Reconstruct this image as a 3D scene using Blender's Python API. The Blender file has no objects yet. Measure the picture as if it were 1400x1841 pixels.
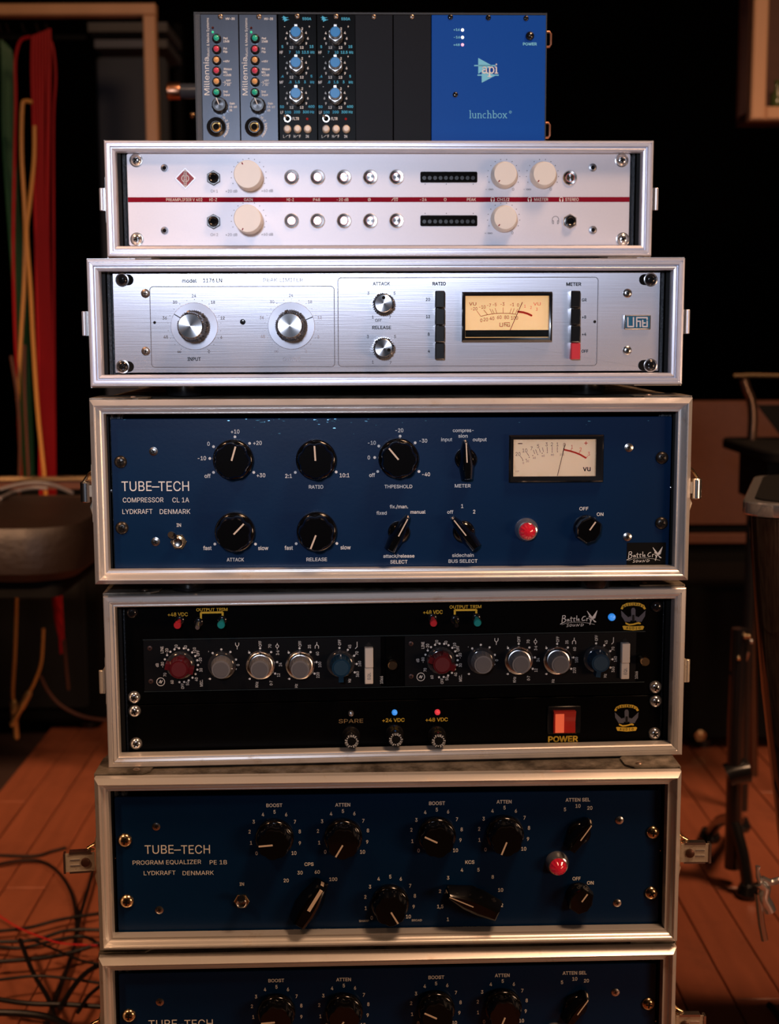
import bpy, math, random
from mathutils import Vector, Matrix
random.seed(7)
D = bpy.data; SC = bpy.context.scene; COL = SC.collection
pi = math.pi; R = math.radians; sin = math.sin; cos = math.cos

# ------------------------------------------------------------------ camera
FPX = 2407.16; PITCH = 0.132193; ROLL = -0.003272; SCL = 0.975
_r = Vector((1, 0, 0)); _u = Vector((0, sin(PITCH), cos(PITCH))); CF = Vector((0, cos(PITCH), -sin(PITCH)))
CR = cos(ROLL) * _r + sin(ROLL) * _u; CU = -sin(ROLL) * _r + cos(ROLL) * _u
cam = D.cameras.new('camera'); co = D.objects.new('camera', cam); COL.objects.link(co)
m = Matrix.Identity(4)
for i in range(3):
    m[i][0] = CR[i]; m[i][1] = CU[i]; m[i][2] = -CF[i]
co.matrix_world = m
cam.sensor_fit = 'VERTICAL'; cam.sensor_height = 36; cam.lens = 36 * FPX / 1841; cam.clip_start = 0.01
cam.dof.use_dof = True; cam.dof.focus_distance = 1.16; cam.dof.aperture_fstop = 7.0
SC.camera = co
FLOOR = -0.90

# ------------------------------------------------------------------ world, lights, exposure
w = D.worlds.new('world'); SC.world = w; w.use_nodes = True
w.node_tree.nodes['Background'].inputs[0].default_value = (0.30, 0.17, 0.12, 1)
w.node_tree.nodes['Background'].inputs[1].default_value = 0.006
SC.view_settings.view_transform = 'Standard'; SC.view_settings.look = 'None'
SC.view_settings.exposure = 0.0; SC.view_settings.gamma = 1.0; SC.view_settings.use_curve_mapping = False

def aim(o, loc, to):
    o.location = loc; o.rotation_euler = (Vector(to) - Vector(loc)).to_track_quat('-Z', 'Y').to_euler()
def spot(name, loc, to, e, col, size, blend, rad):
    l = D.lights.new(name, 'SPOT'); l.energy = e; l.color = col; l.spot_size = R(size); l.spot_blend = blend
    l.shadow_soft_size = rad; o = D.objects.new(name, l); COL.objects.link(o); aim(o, loc, to); return o
def area(name, loc, to, e, col, sx, sy):
    l = D.lights.new(name, 'AREA'); l.energy = e; l.color = col; l.shape = 'RECTANGLE'; l.size = sx; l.size_y = sy
    o = D.objects.new(name, l); COL.objects.link(o); aim(o, loc, to); return o
spot('key_spot', (-0.16, -0.35, 0.27), (-0.05, 1.2, 0.13), 42, (0.74, 0.82, 1.0), 43, 1.0, 0.07)
area('warm_ceiling_lamp', (0.75, 0.42, 1.75), (0.05, 1.3, -0.5), 30, (1.0, 0.58, 0.33), 0.5, 0.5)
area('warm_side_fill', (1.30, 0.05, -0.25), (0.0, 1.2, -0.55), 6.5, (1.0, 0.60, 0.36), 0.5, 0.3)  # added warm fill for the lower cases, no known lamp there
_l = area('warm_floor_fill', (-1.25, -0.2, 1.5), (-0.85, 2.4, -0.9), 9, (1.0, 0.54, 0.29), 0.3, 0.3); _l.data.spread = R(48)  # added fill, spread narrowed to brighten the left floor
_l = area('right_floor_fill', (1.5, 1.5, 1.9), (0.85, 2.25, -0.9), 12, (1.0, 0.53, 0.29), 0.5, 0.5); _l.data.spread = R(75)  # added fill to brighten the near floor on the right

# ------------------------------------------------------------------ materials
MATS = {}
def mat(name, col, rough=0.5, metal=0.0, coat=0.0, emis=None, es=0.0, noise=None, bump=None, aniso=None, dirt=None, spec=None, trans=0.0, stretch=None):
    if name in MATS: return MATS[name]
    m = D.materials.new(name); m.use_nodes = True; nt = m.node_tree; b = nt.nodes['Principled BSDF']
    def N(t): return nt.nodes.new(t)
    def L(a, c): nt.links.new(a, c)
    b.inputs['Base Color'].default_value = (*col, 1); b.inputs['Roughness'].default_value = rough
    b.inputs['Metallic'].default_value = metal; b.inputs['Coat Weight'].default_value = coat
    if spec is not None: b.inputs['Specular IOR Level'].default_value = spec
    if trans: b.inputs['Transmission Weight'].default_value = trans
    if emis: b.inputs['Emission Color'].default_value = (*emis, 1); b.inputs['Emission Strength'].default_value = es
    tc = N('ShaderNodeTexCoord'); mp = N('ShaderNodeMapping'); L(tc.outputs['Object'], mp.inputs[0])
    if stretch: mp.inputs['Scale'].default_value = stretch
    if noise or dirt:
        sc, amt = (noise or (60, 0.15))
        n = N('ShaderNodeTexNoise'); n.inputs['Scale'].default_value = sc; n.inputs['Detail'].default_value = 5; L(mp.outputs[0], n.inputs[0])
        mx = N('ShaderNodeMix'); mx.data_type = 'RGBA'
        mx.inputs[6].default_value = (*[c * (1 - amt) for c in col], 1); mx.inputs[7].default_value = (*[min(1, c * (1 + amt)) for c in col], 1)
        L(n.outputs[0], mx.inputs[0]); out = mx.outputs[2]
        if dirt:
            dsc, dcol, lo, hi = dirt
            n2 = N('ShaderNodeTexNoise'); n2.inputs['Scale'].default_value = dsc; n2.inputs['Detail'].default_value = 8; n2.inputs['Roughness'].default_value = .65
            L(tc.outputs['Object'], n2.inputs[0]); rp = N('ShaderNodeMapRange'); rp.inputs[1].default_value = lo; rp.inputs[2].default_value = hi; L(n2.outputs[0], rp.inputs[0])
            m2 = N('ShaderNodeMix'); m2.data_type = 'RGBA'; L(rp.outputs[0], m2.inputs[0]); L(out, m2.inputs[6]); m2.inputs[7].default_value = (*dcol, 1); out = m2.outputs[2]
            rr = N('ShaderNodeMapRange'); L(rp.outputs[0], rr.inputs[0]); rr.inputs[3].default_value = rough; rr.inputs[4].default_value = min(1, rough + .25); L(rr.outputs[0], b.inputs['Roughness'])
        L(out, b.inputs['Base Color'])
    if bump:
        bs, bst, bd = bump
        n = N('ShaderNodeTexNoise'); n.inputs['Scale'].default_value = bs; n.inputs['Detail'].default_value = 3; L(mp.outputs[0], n.inputs[0])
        bp = N('ShaderNodeBump'); bp.inputs['Strength'].default_value = bst; bp.inputs['Distance'].default_value = bd
        L(n.outputs[0], bp.inputs['Height']); L(bp.outputs[0], b.inputs['Normal'])
    if aniso:
        b.inputs['Anisotropic'].default_value = aniso[0]
        t = N('ShaderNodeTangent'); t.direction_type = 'RADIAL'; t.axis = aniso[1]; L(t.outputs[0], b.inputs['Tangent'])
    MATS[name] = m; return m

ALU = mat('aluminium_profile', (.78, .79, .88), .33, .58, noise=(40, .06), bump=(300, .08, .0004))
ALUW = mat('worn_aluminium_profile', (.76, .73, .70), .30, .52, noise=(30, .05), dirt=(42, (.45, .34, .23), .60, .85), bump=(220, .08, .0003))
SHEET = mat('worn_aluminium_sheet', (.26, .225, .18), .45, .45, noise=(30, .12), dirt=(34, (.05, .04, .028), .38, .62), bump=(160, .25, .0006))
SHEETN = mat('aluminium_sheet', (.55, .55, .57), .42, .7, noise=(30, .06))
STEEL = mat('zinc_plated_steel', (.66, .58, .46), .32, .55, noise=(60, .2), dirt=(120, (.20, .10, .05), .55, .8))
CHROME = mat('chrome', (.80, .79, .80), .16, .88)
NICKEL = mat('satin_nickel', (.66, .64, .62), .25, 1.0)
BRASS = mat('yellowed_brass', (.78, .56, .32), .22, 1.0)
GOLD = mat('gold_contact', (.9, .6, .25), .25, 1.0)
BRONZE = mat('tarnished_bronze_screw', (.45, .34, .27), .3, .9)
BLKMET = mat('black_oxide_screw', (.015, .015, .017), .18, .4, coat=.6)
OLDBLK = mat('worn_black_screw', (.06, .055, .05), .30, .8, noise=(400, .8))
BLK = mat('black_plastic', (.008, .008, .009), .22, 0, coat=.4)
BAKE = mat('black_bakelite', (.003, .003, .0035), .14, 0, coat=.35, bump=(250, .06, .0003))
BLKM = mat('matt_black', (.003, .003, .003), .8, spec=.15)
RAILM = mat('black_textured_rack_rail', (.030, .034, .040), .32, .2, bump=(900, .9, .0012), stretch=(1, .5, 1))
INSIDE = mat('black_case_lining', (.006, .006, .006), .6, spec=.2)
DUSTY = mat('dusty_black_sheet', (.05, .043, .036), .7, noise=(200, .6))
WHITEP = mat('pale_silver_panel', (.66, .67, .75), .42, .20, noise=(500, .03))
BRUSH = mat('brushed_aluminium_panel', (.74, .74, .82), .27, .80, noise=(260, .07), bump=(900, .12, .00015), stretch=(.02, 1, 1))
BRUSH.node_tree.nodes['Principled BSDF'].inputs['Anisotropic'].default_value = .75
_t = BRUSH.node_tree.nodes.new('ShaderNodeCombineXYZ'); _t.inputs[0].default_value = 1
BRUSH.node_tree.links.new(_t.outputs[0], BRUSH.node_tree.nodes['Principled BSDF'].inputs['Tangent'])
BLUE = mat('glossy_blue_paint', (.0003, .018, .068), .34, 0, coat=.04, spec=.25, noise=(14, .12), bump=(300, .07, .0004))
BLUE2 = mat('royal_blue_paint', (.001, .070, .40), .45, 0, spec=.15)
GREYP = mat('dark_brushed_grey_panel', (.045, .052, .068), .33, .5, noise=(120, .1), bump=(800, .1, .0002), stretch=(1, .05, 1))
BLKP = mat('satin_black_panel', (.0016, .0016, .0018), .34, 0, spec=.06)
BLKB = mat('dark_slate_blank_panel', (.0045, .005, .008), .5, 0, spec=.15, noise=(300, .1))
SPUN = mat('spun_aluminium', (.78, .78, .81), .20, 1.0, aniso=(.85, 'Z'))
SPUNR = mat('spun_steel_button', (.74, .70, .68), .22, 1.0, aniso=(.8, 'Z'))
DIAL = mat('satin_aluminium_dial', (.46, .48, .55), .42, .55, aniso=(.5, 'Z'))
WKNOB = mat('off_white_knob', (.78, .76, .72), .38)
IVORY = mat('ivory_plastic', (.80, .72, .62), .40)
GREYK = mat('grey_plastic_knob', (.17, .17, .18), .38)
GREYF = mat('grey_knob_face', (.11, .11, .12), .5)
REDK = mat('dark_red_plastic', (.085, .003, .006), .32, coat=.2)
BLUEK = mat('petrol_blue_plastic', (.002, .028, .065), .35, coat=.1)
CLEAR = mat('smoky_clear_skirt', (.03, .032, .036), .14, 0, coat=.5)
SKYB = mat('sky_blue_cap', (.008, .22, .62), .35)
REDB = mat('red_button', (.62, .03, .045), .35)
TEAL = mat('teal_button', (.01, .30, .30), .4)
JEWEL = mat('lit_red_jewel', (.55, .012, .02), .10, 0, coat=1, emis=(1, .02, .05), es=.16)
REDLED = mat('lit_red_led', (.7, .06, .07), .3, emis=(1, .05, .07), es=.5)
BLUELED = mat('lit_blue_led', (.1, .4, .9), .3, emis=(.03, .30, 1), es=.6)
GREENLED = mat('lit_green_led', (.05, .6, .35), .3, emis=(.02, .6, .3), es=.5)
WHITELED = mat('lit_white_led', (.9, .9, .8), .3, emis=(1, .97, .85), es=1.2)
PINKLED = mat('lit_pink_led', (.9, .5, .6), .3, emis=(1, .35, .5), es=1.0)
ORGB = mat('amber_lens', (.65, .32, .12), .25, coat=.5, emis=(1, .42, .12), es=.12)
GRNB = mat('green_lens', (.02, .42, .28), .25, coat=.5, emis=(.0, .6, .35), es=.1)
REDL = mat('red_lens', (.55, .05, .09), .25, coat=.5, emis=(1, .05, .12), es=.12)
ROCK = mat('lit_red_rocker', (.4, .02, .015), .2, coat=.7, emis=(1, .07, .03), es=.03, noise=None)
MFACE1 = mat('lit_amber_meter_face', (.9, .75, .5), .6, emis=(1, .53, .19), es=.62)
MFACE2 = mat('lit_cream_meter_face', (.9, .78, .6), .6, emis=(1, .58, .33), es=.28)
GLASS = mat('meter_glass', (1, 1, 1), .03, trans=1.0)
FLOORM = mat('red_brown_floor_board', (.22, .066, .032), .42, 0, noise=(6, .35), stretch=(6, .6, 1), dirt=(5, (.10, .028, .012), .5, .9), bump=(40, .1, .0008))
FLOORG = mat('dark_floor_gap', (.02, .006, .003), .8)
WALLM = mat('near_black_wall', (.0012, .001, .001), .95, spec=.05)
WOODT = mat('honey_wood_trim', (.74, .43, .25), .42, noise=(20, .15), stretch=(1, 1, .1))
BROWN = mat('dark_brown_wood', (.11, .036, .018), .55, noise=(60, .2))
COLS = {'white': mat('white_print', (.86, .86, .84), .8, spec=.08), 'black': mat('black_print', (.02, .02, .02), .8, spec=.08), 'grey': mat('grey_print', (.17, .17, .19), .8, spec=.08),
 'cyan': mat('cyan_print', (.10, .55, .85), .8, spec=.08), 'lcyan': mat('light_cyan_print', (.22, .66, .90), .8, spec=.08), 'yellow': mat('yellow_print', (.80, .52, .06), .8, spec=.08), 'gold': mat('dull_gold_print', (.33, .22, .10), .8, spec=.08),
 'red': mat('crimson_print', (.22, .006, .022), .8, spec=.08), 'redm': mat('red_meter_print', (.75, .05, .03), .8, spec=.08), 'brown': mat('brown_meter_print', (.30, .11, .03), .8, spec=.08),
 'silver': mat('silver_print', (.62, .62, .66), .8, spec=.08), 'steel': mat('slate_grey_print', (.12, .12, .15), .8, spec=.08), 'faint': mat('pale_grey_print', (.45, .47, .55), .8, spec=.08), 'cream': mat('cream_line', (.80, .66, .52), .8, spec=.08)}  # faint is a paler grey for the output legends and heading

# ------------------------------------------------------------------ mesh builder (metres unless K is used)
K = 0.001
class MB:
    def __init__(s): s.v = []; s.f = []
    def add(s, vs, fs, M=None):
        b = len(s.v)
        s.v += [tuple(M @ Vector(v)) for v in vs] if M else [tuple(v) for v in vs]
        s.f += [tuple(i + b for i in f) for f in fs]; return s
    def box(s, x0, x1, y0, y1, z0, z1, M=None):
        return s.add([(x0, y0, z0), (x1, y0, z0), (x1, y1, z0), (x0, y1, z0), (x0, y0, z1), (x1, y0, z1), (x1, y1, z1), (x0, y1, z1)],
                     [(0, 3, 2, 1), (4, 5, 6, 7), (0, 1, 5, 4), (1, 2, 6, 5), (2, 3, 7, 6), (3, 0, 4, 7)], M)
    def lathe(s, prof, n=32, mod=None, M=None, c=(0, 0)):
        vs = []; fs = []; m_ = len(prof)
        for i in range(n):
            a = 2 * pi * i / n
            for r, z in prof:
                q = mod(a, r, z) if mod else r
                vs.append((c[0] + q * cos(a), c[1] + q * sin(a), z))
        for i in range(n):
            j = (i + 1) % n
            for k in range(m_ - 1): fs.append((i * m_ + k, j * m_ + k, j * m_ + k + 1, i * m_ + k + 1))
        if prof[0][0] > 1e-9: fs.append(tuple(i * m_ for i in range(n))[::-1])
        if prof[-1][0] > 1e-9: fs.append(tuple(i * m_ + m_ - 1 for i in range(n)))
        return s.add(vs, fs, M)
    def slab(s, ol, z0, z1, ch=0, M=None):
        n = len(ol); rings = [(ol, z0)]
        if ch: rings += [(ol, z1 - ch), (inset(ol, ch), z1)]
        else: rings += [(ol, z1)]
        vs = [(p[0], p[1], z) for o, z in rings for p in o]; fs = [tuple(range(n))[::-1], tuple(range(len(vs) - n, len(vs)))]
        for k in range(len(rings) - 1):
            for i in range(n):
                j = (i + 1) % n; fs.append((k * n + i, k * n + j, k * n + n + j, k * n + n + i))
        return s.add(vs, fs, M)
    def loft(s, rings):
        n = len(rings[0]); vs = [p for r in rings for p in r]; fs = [tuple(range(n))[::-1], tuple(range(len(vs) - n, len(vs)))]
        for k in range(len(rings) - 1):
            for i in range(n):
                j = (i + 1) % n; fs.append((k * n + i, k * n + j, k * n + n + j, k * n + n + i))
        return s.add(vs, fs)
    def tube(s, pts, r, n=8, rr=None):
        pts = [Vector(p) for p in pts]; vs = []; fs = []; up = None
        for i, p in enumerate(pts):
            t = (pts[min(i + 1, len(pts) - 1)] - pts[max(i - 1, 0)]).normalized()
            if up is None: up = t.orthogonal().normalized()
            up = (up - t * up.dot(t)); up = up.normalized() if up.length > 1e-6 else t.orthogonal().normalized()
            sd = t.cross(up); q = rr[i] if rr else r
            for k in range(n):
                a = 2 * pi * k / n; vs.append(tuple(p + up * cos(a) * q + sd * sin(a) * q))
        for i in range(len(pts) - 1):
            for k in range(n):
                j = (k + 1) % n; fs.append((i * n + k, i * n + j, i * n + n + j, i * n + n + k))
        fs.append(tuple(range(n))[::-1]); fs.append(tuple(range(len(vs) - n, len(vs)))); return s.add(vs, fs)
    def mesh(s, name, mt, ang=35):
        me = D.meshes.new(name); me.from_pydata(s.v, [], s.f); me.materials.append(mt); me.validate()
        import bmesh
        b = bmesh.new(); b.from_mesh(me); bmesh.ops.recalc_face_normals(b, faces=b.faces); b.to_mesh(me); b.free()
        me.shade_smooth(); me.set_sharp_from_angle(angle=R(ang)); return me
    def build(s, name, mt, parent=None, loc=(0, 0, 0), rot=0, ang=35):
        return link(name, s.mesh(name, mt, ang), parent, loc, rot)
def link(name, me, parent=None, loc=(0, 0, 0), rot=0):
    o = D.objects.new(name, me); COL.objects.link(o); o.location = loc
    if isinstance(rot, (int, float)): o.rotation_euler = (0, 0, rot)
    else: o.rotation_euler = rot
    if parent: o.parent = parent
    return o
def inset(ol, d):
    n = len(ol); out = []; A = sum(ol[i][0] * ol[(i + 1) % n][1] - ol[(i + 1) % n][0] * ol[i][1] for i in range(n)); sg = 1 if A > 0 else -1
    for i in range(n):
        p0, p1, p2 = Vector(ol[i - 1][:2]), Vector(ol[i][:2]), Vector(ol[(i + 1) % n][:2])
        a = (p1 - p0).normalized(); b = (p2 - p1).normalized(); na = Vector((-a.y, a.x)) * sg; nb = Vector((-b.y, b.x)) * sg
        k = na + nb; k = k / max(.25, 1 + na.dot(nb)); out.append((p1.x + k.x * d, p1.y + k.y * d))
    return out
def rrect(w_, h_, r, n=4, cx=0, cy=0):
    o = []
    for sx, sy, a0 in ((1, 1, 0), (-1, 1, 90), (-1, -1, 180), (1, -1, 270)):
        for k in range(n + 1):
            a = R(a0 + 90 * k / n); o.append((cx + sx * (w_ / 2 - r) + r * cos(a), cy + sy * (h_ / 2 - r) + r * sin(a)))
    return o
def circ(r, n=32, cx=0, cy=0, a0=0): return [(cx + r * cos(a0 + 2 * pi * i / n), cy + r * sin(a0 + 2 * pi * i / n)) for i in range(n)]
def thing(name, label, cat, M, group=None):
    o = D.objects.new(name, None); COL.objects.link(o); o.empty_display_size = .02; o.matrix_world = M; o['label'] = label; o['category'] = cat
    if group: o['group'] = group
    return o
def tag(o, label=None, cat=None, group=None, kind=None):
    for k, v in (('label', label), ('category', cat), ('group', group), ('kind', kind)):
        if v: o[k] = v
    return o
KIDS = {}
def copy_tree(o, parent=None):
    c = o.copy(); COL.objects.link(c); c.parent = parent
    for ch in KIDX.get(o.name, []): copy_tree(ch, c)
    return c
def index_kids():
    global KIDX; KIDX = {}
    for o in COL.objects:
        if o.parent: KIDX.setdefault(o.parent.name, []).append(o)

# ------------------------------------------------------------------ lettering
_cache = {}
import os
FONT = None
try:      # the grotesque that ships inside Blender itself; its built-in font stands in if it is missing
    for _k in ('LOCAL', 'SYSTEM'):
        _f = os.path.join(bpy.utils.resource_path(_k) or '', 'datafiles', 'fonts', 'Inter.woff2')
        if FONT is None and os.path.exists(_f): FONT = D.fonts.load(_f)
except Exception: FONT = None
from mathutils.geometry import delaunay_2d_cdt
def outline(txt):
    c = D.curves.new('t', 'FONT'); c.body = txt; c.size = 10; c.resolution_u = 3; c.fill_mode = 'NONE'
    if FONT: c.font = FONT
    o = D.objects.new('t', c); me = D.meshes.new_from_object(o); vs = [(v.co.x / 10, v.co.y / 10) for v in me.vertices]
    nx = {}; 
    for e in me.edges:
        a, b = e.vertices; nx.setdefault(a, []).append(b); nx.setdefault(b, []).append(a)
    D.objects.remove(o); D.curves.remove(c); D.meshes.remove(me)
    loops = []; used = set()
    for st in range(len(vs)):
        if st in used or st not in nx: continue
        lp = [st]; used.add(st); cur = st + 1 if st + 1 in nx[st] else nx[st][0]
        while cur not in used:
            used.add(cur); lp.append(cur); nn = [q for q in nx[cur] if q not in used]
            if not nn: break
            cur = nn[0]
        pts = []
        for q in lp:
            if not pts or abs(vs[q][0] - pts[-1][0]) + abs(vs[q][1] - pts[-1][1]) > 1e-5: pts.append(vs[q])
        if len(pts) > 2: loops.append(pts)
    return vs, loops
_adv = {}; _gl = {}
def width(t_):
    v = outline(t_)[0]; return max(p[0] for p in v) - min(p[0] for p in v)
_HH = width('HH')
def adv(ch):
    if ch not in _adv: _adv[ch] = width('H' + ch + 'H') - _HH
    return _adv[ch]
def glyph(ch, off):
    """outline filled by non-zero winding, optionally emboldened"""
    if (ch, off) in _gl: return _gl[(ch, off)]
    loops = outline(ch)[1]; out = ([], [])
    if loops:
        area_ = lambda p: sum(p[i - 1][0] * p[i][1] - p[i][0] * p[i - 1][1] for i in range(len(p)))
        big_ = max(loops, key=lambda p: abs(area_(p))); sg = 1 if area_(big_) > 0 else -1
        if off: loops = [inset(p, -off * sg * (1 if area_(p) > 0 else -1)) for p in loops]
        P = []; E_ = []
        for p in loops:
            b = len(P); P += p; E_ += [(b + i, b + (i + 1) % len(p)) for i in range(len(p))]
        r = delaunay_2d_cdt([Vector(p) for p in P], E_, [], 0, 1e-6, False); vv, tris = r[0], r[2]; keep = []
        for t_ in tris:
            cx = sum(vv[i].x for i in t_) / 3; cy = sum(vv[i].y for i in t_) / 3; wn = 0
            for p in loops:
                for i in range(len(p)):
                    (x0, y0), (x1, y1) = p[i - 1], p[i]
                    if (y0 <= cy) != (y1 <= cy) and x0 + (cy - y0) / (y1 - y0) * (x1 - x0) > cx: wn += 1 if y1 > y0 else -1
            if wn: keep.append(tuple(t_))
        out = ([tuple(v) for v in vv], keep)
    _gl[(ch, off)] = out; return out
def textmesh(s, off):
    if (s, off) in _cache: return _cache[(s, off)]
    vs = []; fs = []; x = 0
    for ch in s:
        if ch != ' ':
            v, f = glyph(ch, off); b = len(vs); vs += [(p[0] + x, p[1], 0) for p in v]; fs += [tuple(i + b for i in t_) for t_ in f]
        x += adv(ch)
    us = [vs[i][0] for f in fs for i in f] or [0, 1]
    _cache[(s, off)] = (vs, fs, min(us), max(us)); return _cache[(s, off)]
_v = textmesh('H', 0)[0]; CAP = max(v[1] for v in _v)

class Unit:
    """a flat front at a known place: maps points seen in the photograph onto its plane"""
    def __init__(s, P0, yaw, recess):
        s.ax = Vector((cos(yaw), sin(yaw), 0)); s.dn = Vector((-sin(yaw), cos(yaw), 0)); s.o = Vector(P0) + s.dn * recess; s.yaw = yaw; s.t = {}
        M = Matrix.Identity(4)
        for i in range(3): M[i][0] = s.ax[i]; M[i][1] = (0, 0, 1)[i]; M[i][2] = -s.dn[i]; M[i][3] = s.o[i]
        s.M = M
    def p(s, q, wz=0.0):
        d = CF * FPX + CR * (q[0] - 700) + CU * (920.5 - q[1]); o = s.o - s.dn * wz
        t = o.dot(s.dn) / d.dot(s.dn); P = d * t - s.o
        return P.dot(s.ax), P.z
    def mb(s, c): return s.t.setdefault(c, MB())
    def poly(s, c, pts, z=.0003):      # pts local
        s.mb(c).add([(x, y, z) for x, y in pts], [tuple(range(len(pts)))])
    def dot(s, c, q, r, n=12, z=.0003):
        u, v = s.p(q); s.poly(c, circ(r * s.k(q), n, u, v), z)
    def k(s, q):                        # metres per photo pixel here
        a = s.p(q); b = s.p((q[0] + 1, q[1])); return abs(b[0] - a[0])
    def line(s, c, qs, w_, z=.0003, local=False, closed=False, cap=True):
        kk = 1 if local else s.k(qs[0]); P = [Vector(q) if local else Vector(s.p(q)) for q in qs]; h = w_ * kk / 2
        if closed: P.append(P[0])
        for a, b in zip(P, P[1:]):
            d = b - a
            if d.length < 1e-7: continue
            n = Vector((-d.y, d.x)).normalized() * h
            s.poly(c, [tuple(a + n), tuple(a - n), tuple(b - n), tuple(b + n)], z)
        if cap and h > .0003:
            for a in P: s.poly(c, circ(h, 8, a.x, a.y), z + .00002)
    def T(s, txt, q, h, c='white', w_=None, rot=0, off=.0, z=.0003, cond=.90, wz=0, slant=0, at=None):
        vs, fs, x0, x1 = textmesh(txt, off); kk = s.k(q); sc = h * kk / CAP; sx = sc * cond
        if w_: sx = w_ * kk / max(x1 - x0, .01)
        u, v = at or s.p(q, wz); cx = (x0 + x1) / 2; a = R(rot); out = []
        for x, y, _ in vs:
            X = (x - cx) * sx; Y = (y - CAP / 2) * sc; X += slant * Y
            out.append((u + X * cos(a) - Y * sin(a), v + X * sin(a) + Y * cos(a), z))
        s.mb(c).add(out, fs)
    def arc(s, txt, q, r, a0, a1, h, c='white', z=.0003, off=.0, flip=False, wz=0):
        kk = s.k(q); u, v = s.p(q, wz); n = len(txt)
        for i, ch in enumerate(txt):
            if ch == ' ': continue
            a = R(a0 + (a1 - a0) * (i / (n - 1) if n > 1 else 0))
            s.T(ch, q, h, c, rot=math.degrees(a) + (90 if flip else -90), z=z, off=off, at=(u + r * kk * cos(a), v + r * kk * sin(a)))
    def finish(s, parent, names=None, dz=0):
        for c, mb in s.t.items():
            o = mb.build('lettering' if not names or c not in names else names[c], COLS[c], parent); o['kind'] = 'stuff' if o.name.startswith('lettering') else 'part'
            if o['kind'] == 'part': del o['kind']
        s.t = {}
def Z(ox, oy, sc): return lambda x, y: (ox + x / sc, oy + y / sc)
A1 = Z(340, 10, 4.2424); A2 = Z(620, 10, 3.6842); B1 = Z(160, 240, 2.6923); B2 = Z(680, 240, 2.6923)
C1 = Z(140, 460, 2.5455); C2 = Z(690, 460, 2.5); D1 = Z(110, 700, 2.5455); D2 = Z(640, 700, 2.1875)
E1 = Z(170, 1050, 2.6415); E2 = Z(700, 1050, 2.5); F1 = Z(90, 1350, 2.2951); F2 = Z(680, 1350, 2.2581)
def at(x, y, Y):
    d = CF * FPX + CR * (x - 700) + CU * (920.5 - y); return d * (Y / d.y)
def wat(x, y, Y): return tuple(at(x, y, Y))

# ------------------------------------------------------------------ the setting
def struct(name, mb, mt, parent=None):
    o = mb.build(name, mt, parent)
    if not parent: o['kind'] = 'structure'
    return o
fl = struct('floor', MB().box(-3, 3, -1.2, 5.0, FLOOR - .05, FLOOR - .014), FLOORG)
BW = .0685; BY = R(0.8); bm_cache = []
for k in range(6):
    L_ = (1.5, 1.15, .9, 1.7, 1.3, 1.05)[k]
    bm_cache.append((L_, MB().slab(rrect(BW - .0022, L_ - .002, .0008, 1), -.014, 0, .0012).mesh('floor_board', FLOORM)))
nb = 0
for i in range(-17, 17):
    y = .75 + (i * 0.37) % .9 - .9
    x = .461 - .0685 * .5 + BW * i
    j = i * 5
    while y < 4.3:
        L_, me = bm_cache[(j * 7 + i) % 6]; j += 1
        yc = y + L_ / 2; o = link('floor_board', me, fl, (x - (yc - 2.1) * math.tan(BY), yc, FLOOR + random.uniform(-.0004, .0004)), BY); y += L_; nb += 1
struct('wall_back', MB().box(-3, 3, 4.9, 5.0, FLOOR - .05, 2.3), WALLM)
struct('wall_left', MB().box(-3.1, -3, -1.2, 5.0, FLOOR - .05, 2.3), WALLM)
struct('wall_right', MB().box(3, 3.1, -1.2, 5.0, FLOOR - .05, 2.3), WALLM)
struct('wall_front', MB().box(-3.1, 3.1, -1.3, -1.2, FLOOR - .05, 2.3), WALLM)
struct('ceiling', MB().box(-3.1, 3.1, -1.3, 5.0, 2.3, 2.4), WALLM)

# ------------------------------------------------------------------ rack cases
CASES = {  # x, y, z of the top centre of the front, yaw, width, height (mm)
 'v402': (-7.7, 1329.2, 185.3, .02714, 531.7, 110.1), 'u1176': (-1.3, 1199.3, 65.7, .02087, 528.3, 111.4),
 'cl1a': (2.9, 1169.4, -56.4, .02046, 528.4, 163.1), 'merc': (8.1, 1197.5, -233.1, .0617, 532.0, 159.2),
 'pe1b': (-.5, 1159.2, -393.8, .02805, 529.6, 162.5), 'last': (-.8, 1157.3, -562.0, .03594, 530.0, 162.3),
 'base': (-.8, 1157.3, -731.5, .0300, 530.0, 160.0)}
def case_unit(key, recess):
    x, y, z, yaw, W, H = CASES[key]; s = SCL * K
    return Unit((x * s, y * s, z * s), yaw, recess)
RIDGE = [(0, 9), (0, 1.2), (.7, .2), (2.0, 0), (2.5, .7), (3.1, .7), (3.5, 0), (5.2, .1), (5.6, .9), (5.8, 3.6), (7.0, 3.6), (7.2, 1.4), (7.8, 1.0), (9.6, 1.6), (10.0, 2.4), (10.0, 14)]
COVE = [(0, 13), (0, 6.0), (.5, 5.2), (3.9, .6), (4.4, 0), (4.9, .2), (5.2, 1.2), (5.8, 1.6), (6.6, 3.4), (7.8, 5.0), (9.2, 6.0), (10.6, 6.3), (11.2, 5.8), (11.8, 6.0), (12.0, 7.0), (12.0, 16)]
WORN = [(0, 9), (0, 1.4), (.9, .5), (4.2, .3), (4.6, 1.2), (5.1, 1.2), (5.4, .4), (7.4, 1.2), (7.7, 2.6), (8.4, 2.8), (8.7, 1.8), (9.8, 2.6), (10.0, 3.5), (10.0, 14)]
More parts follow.
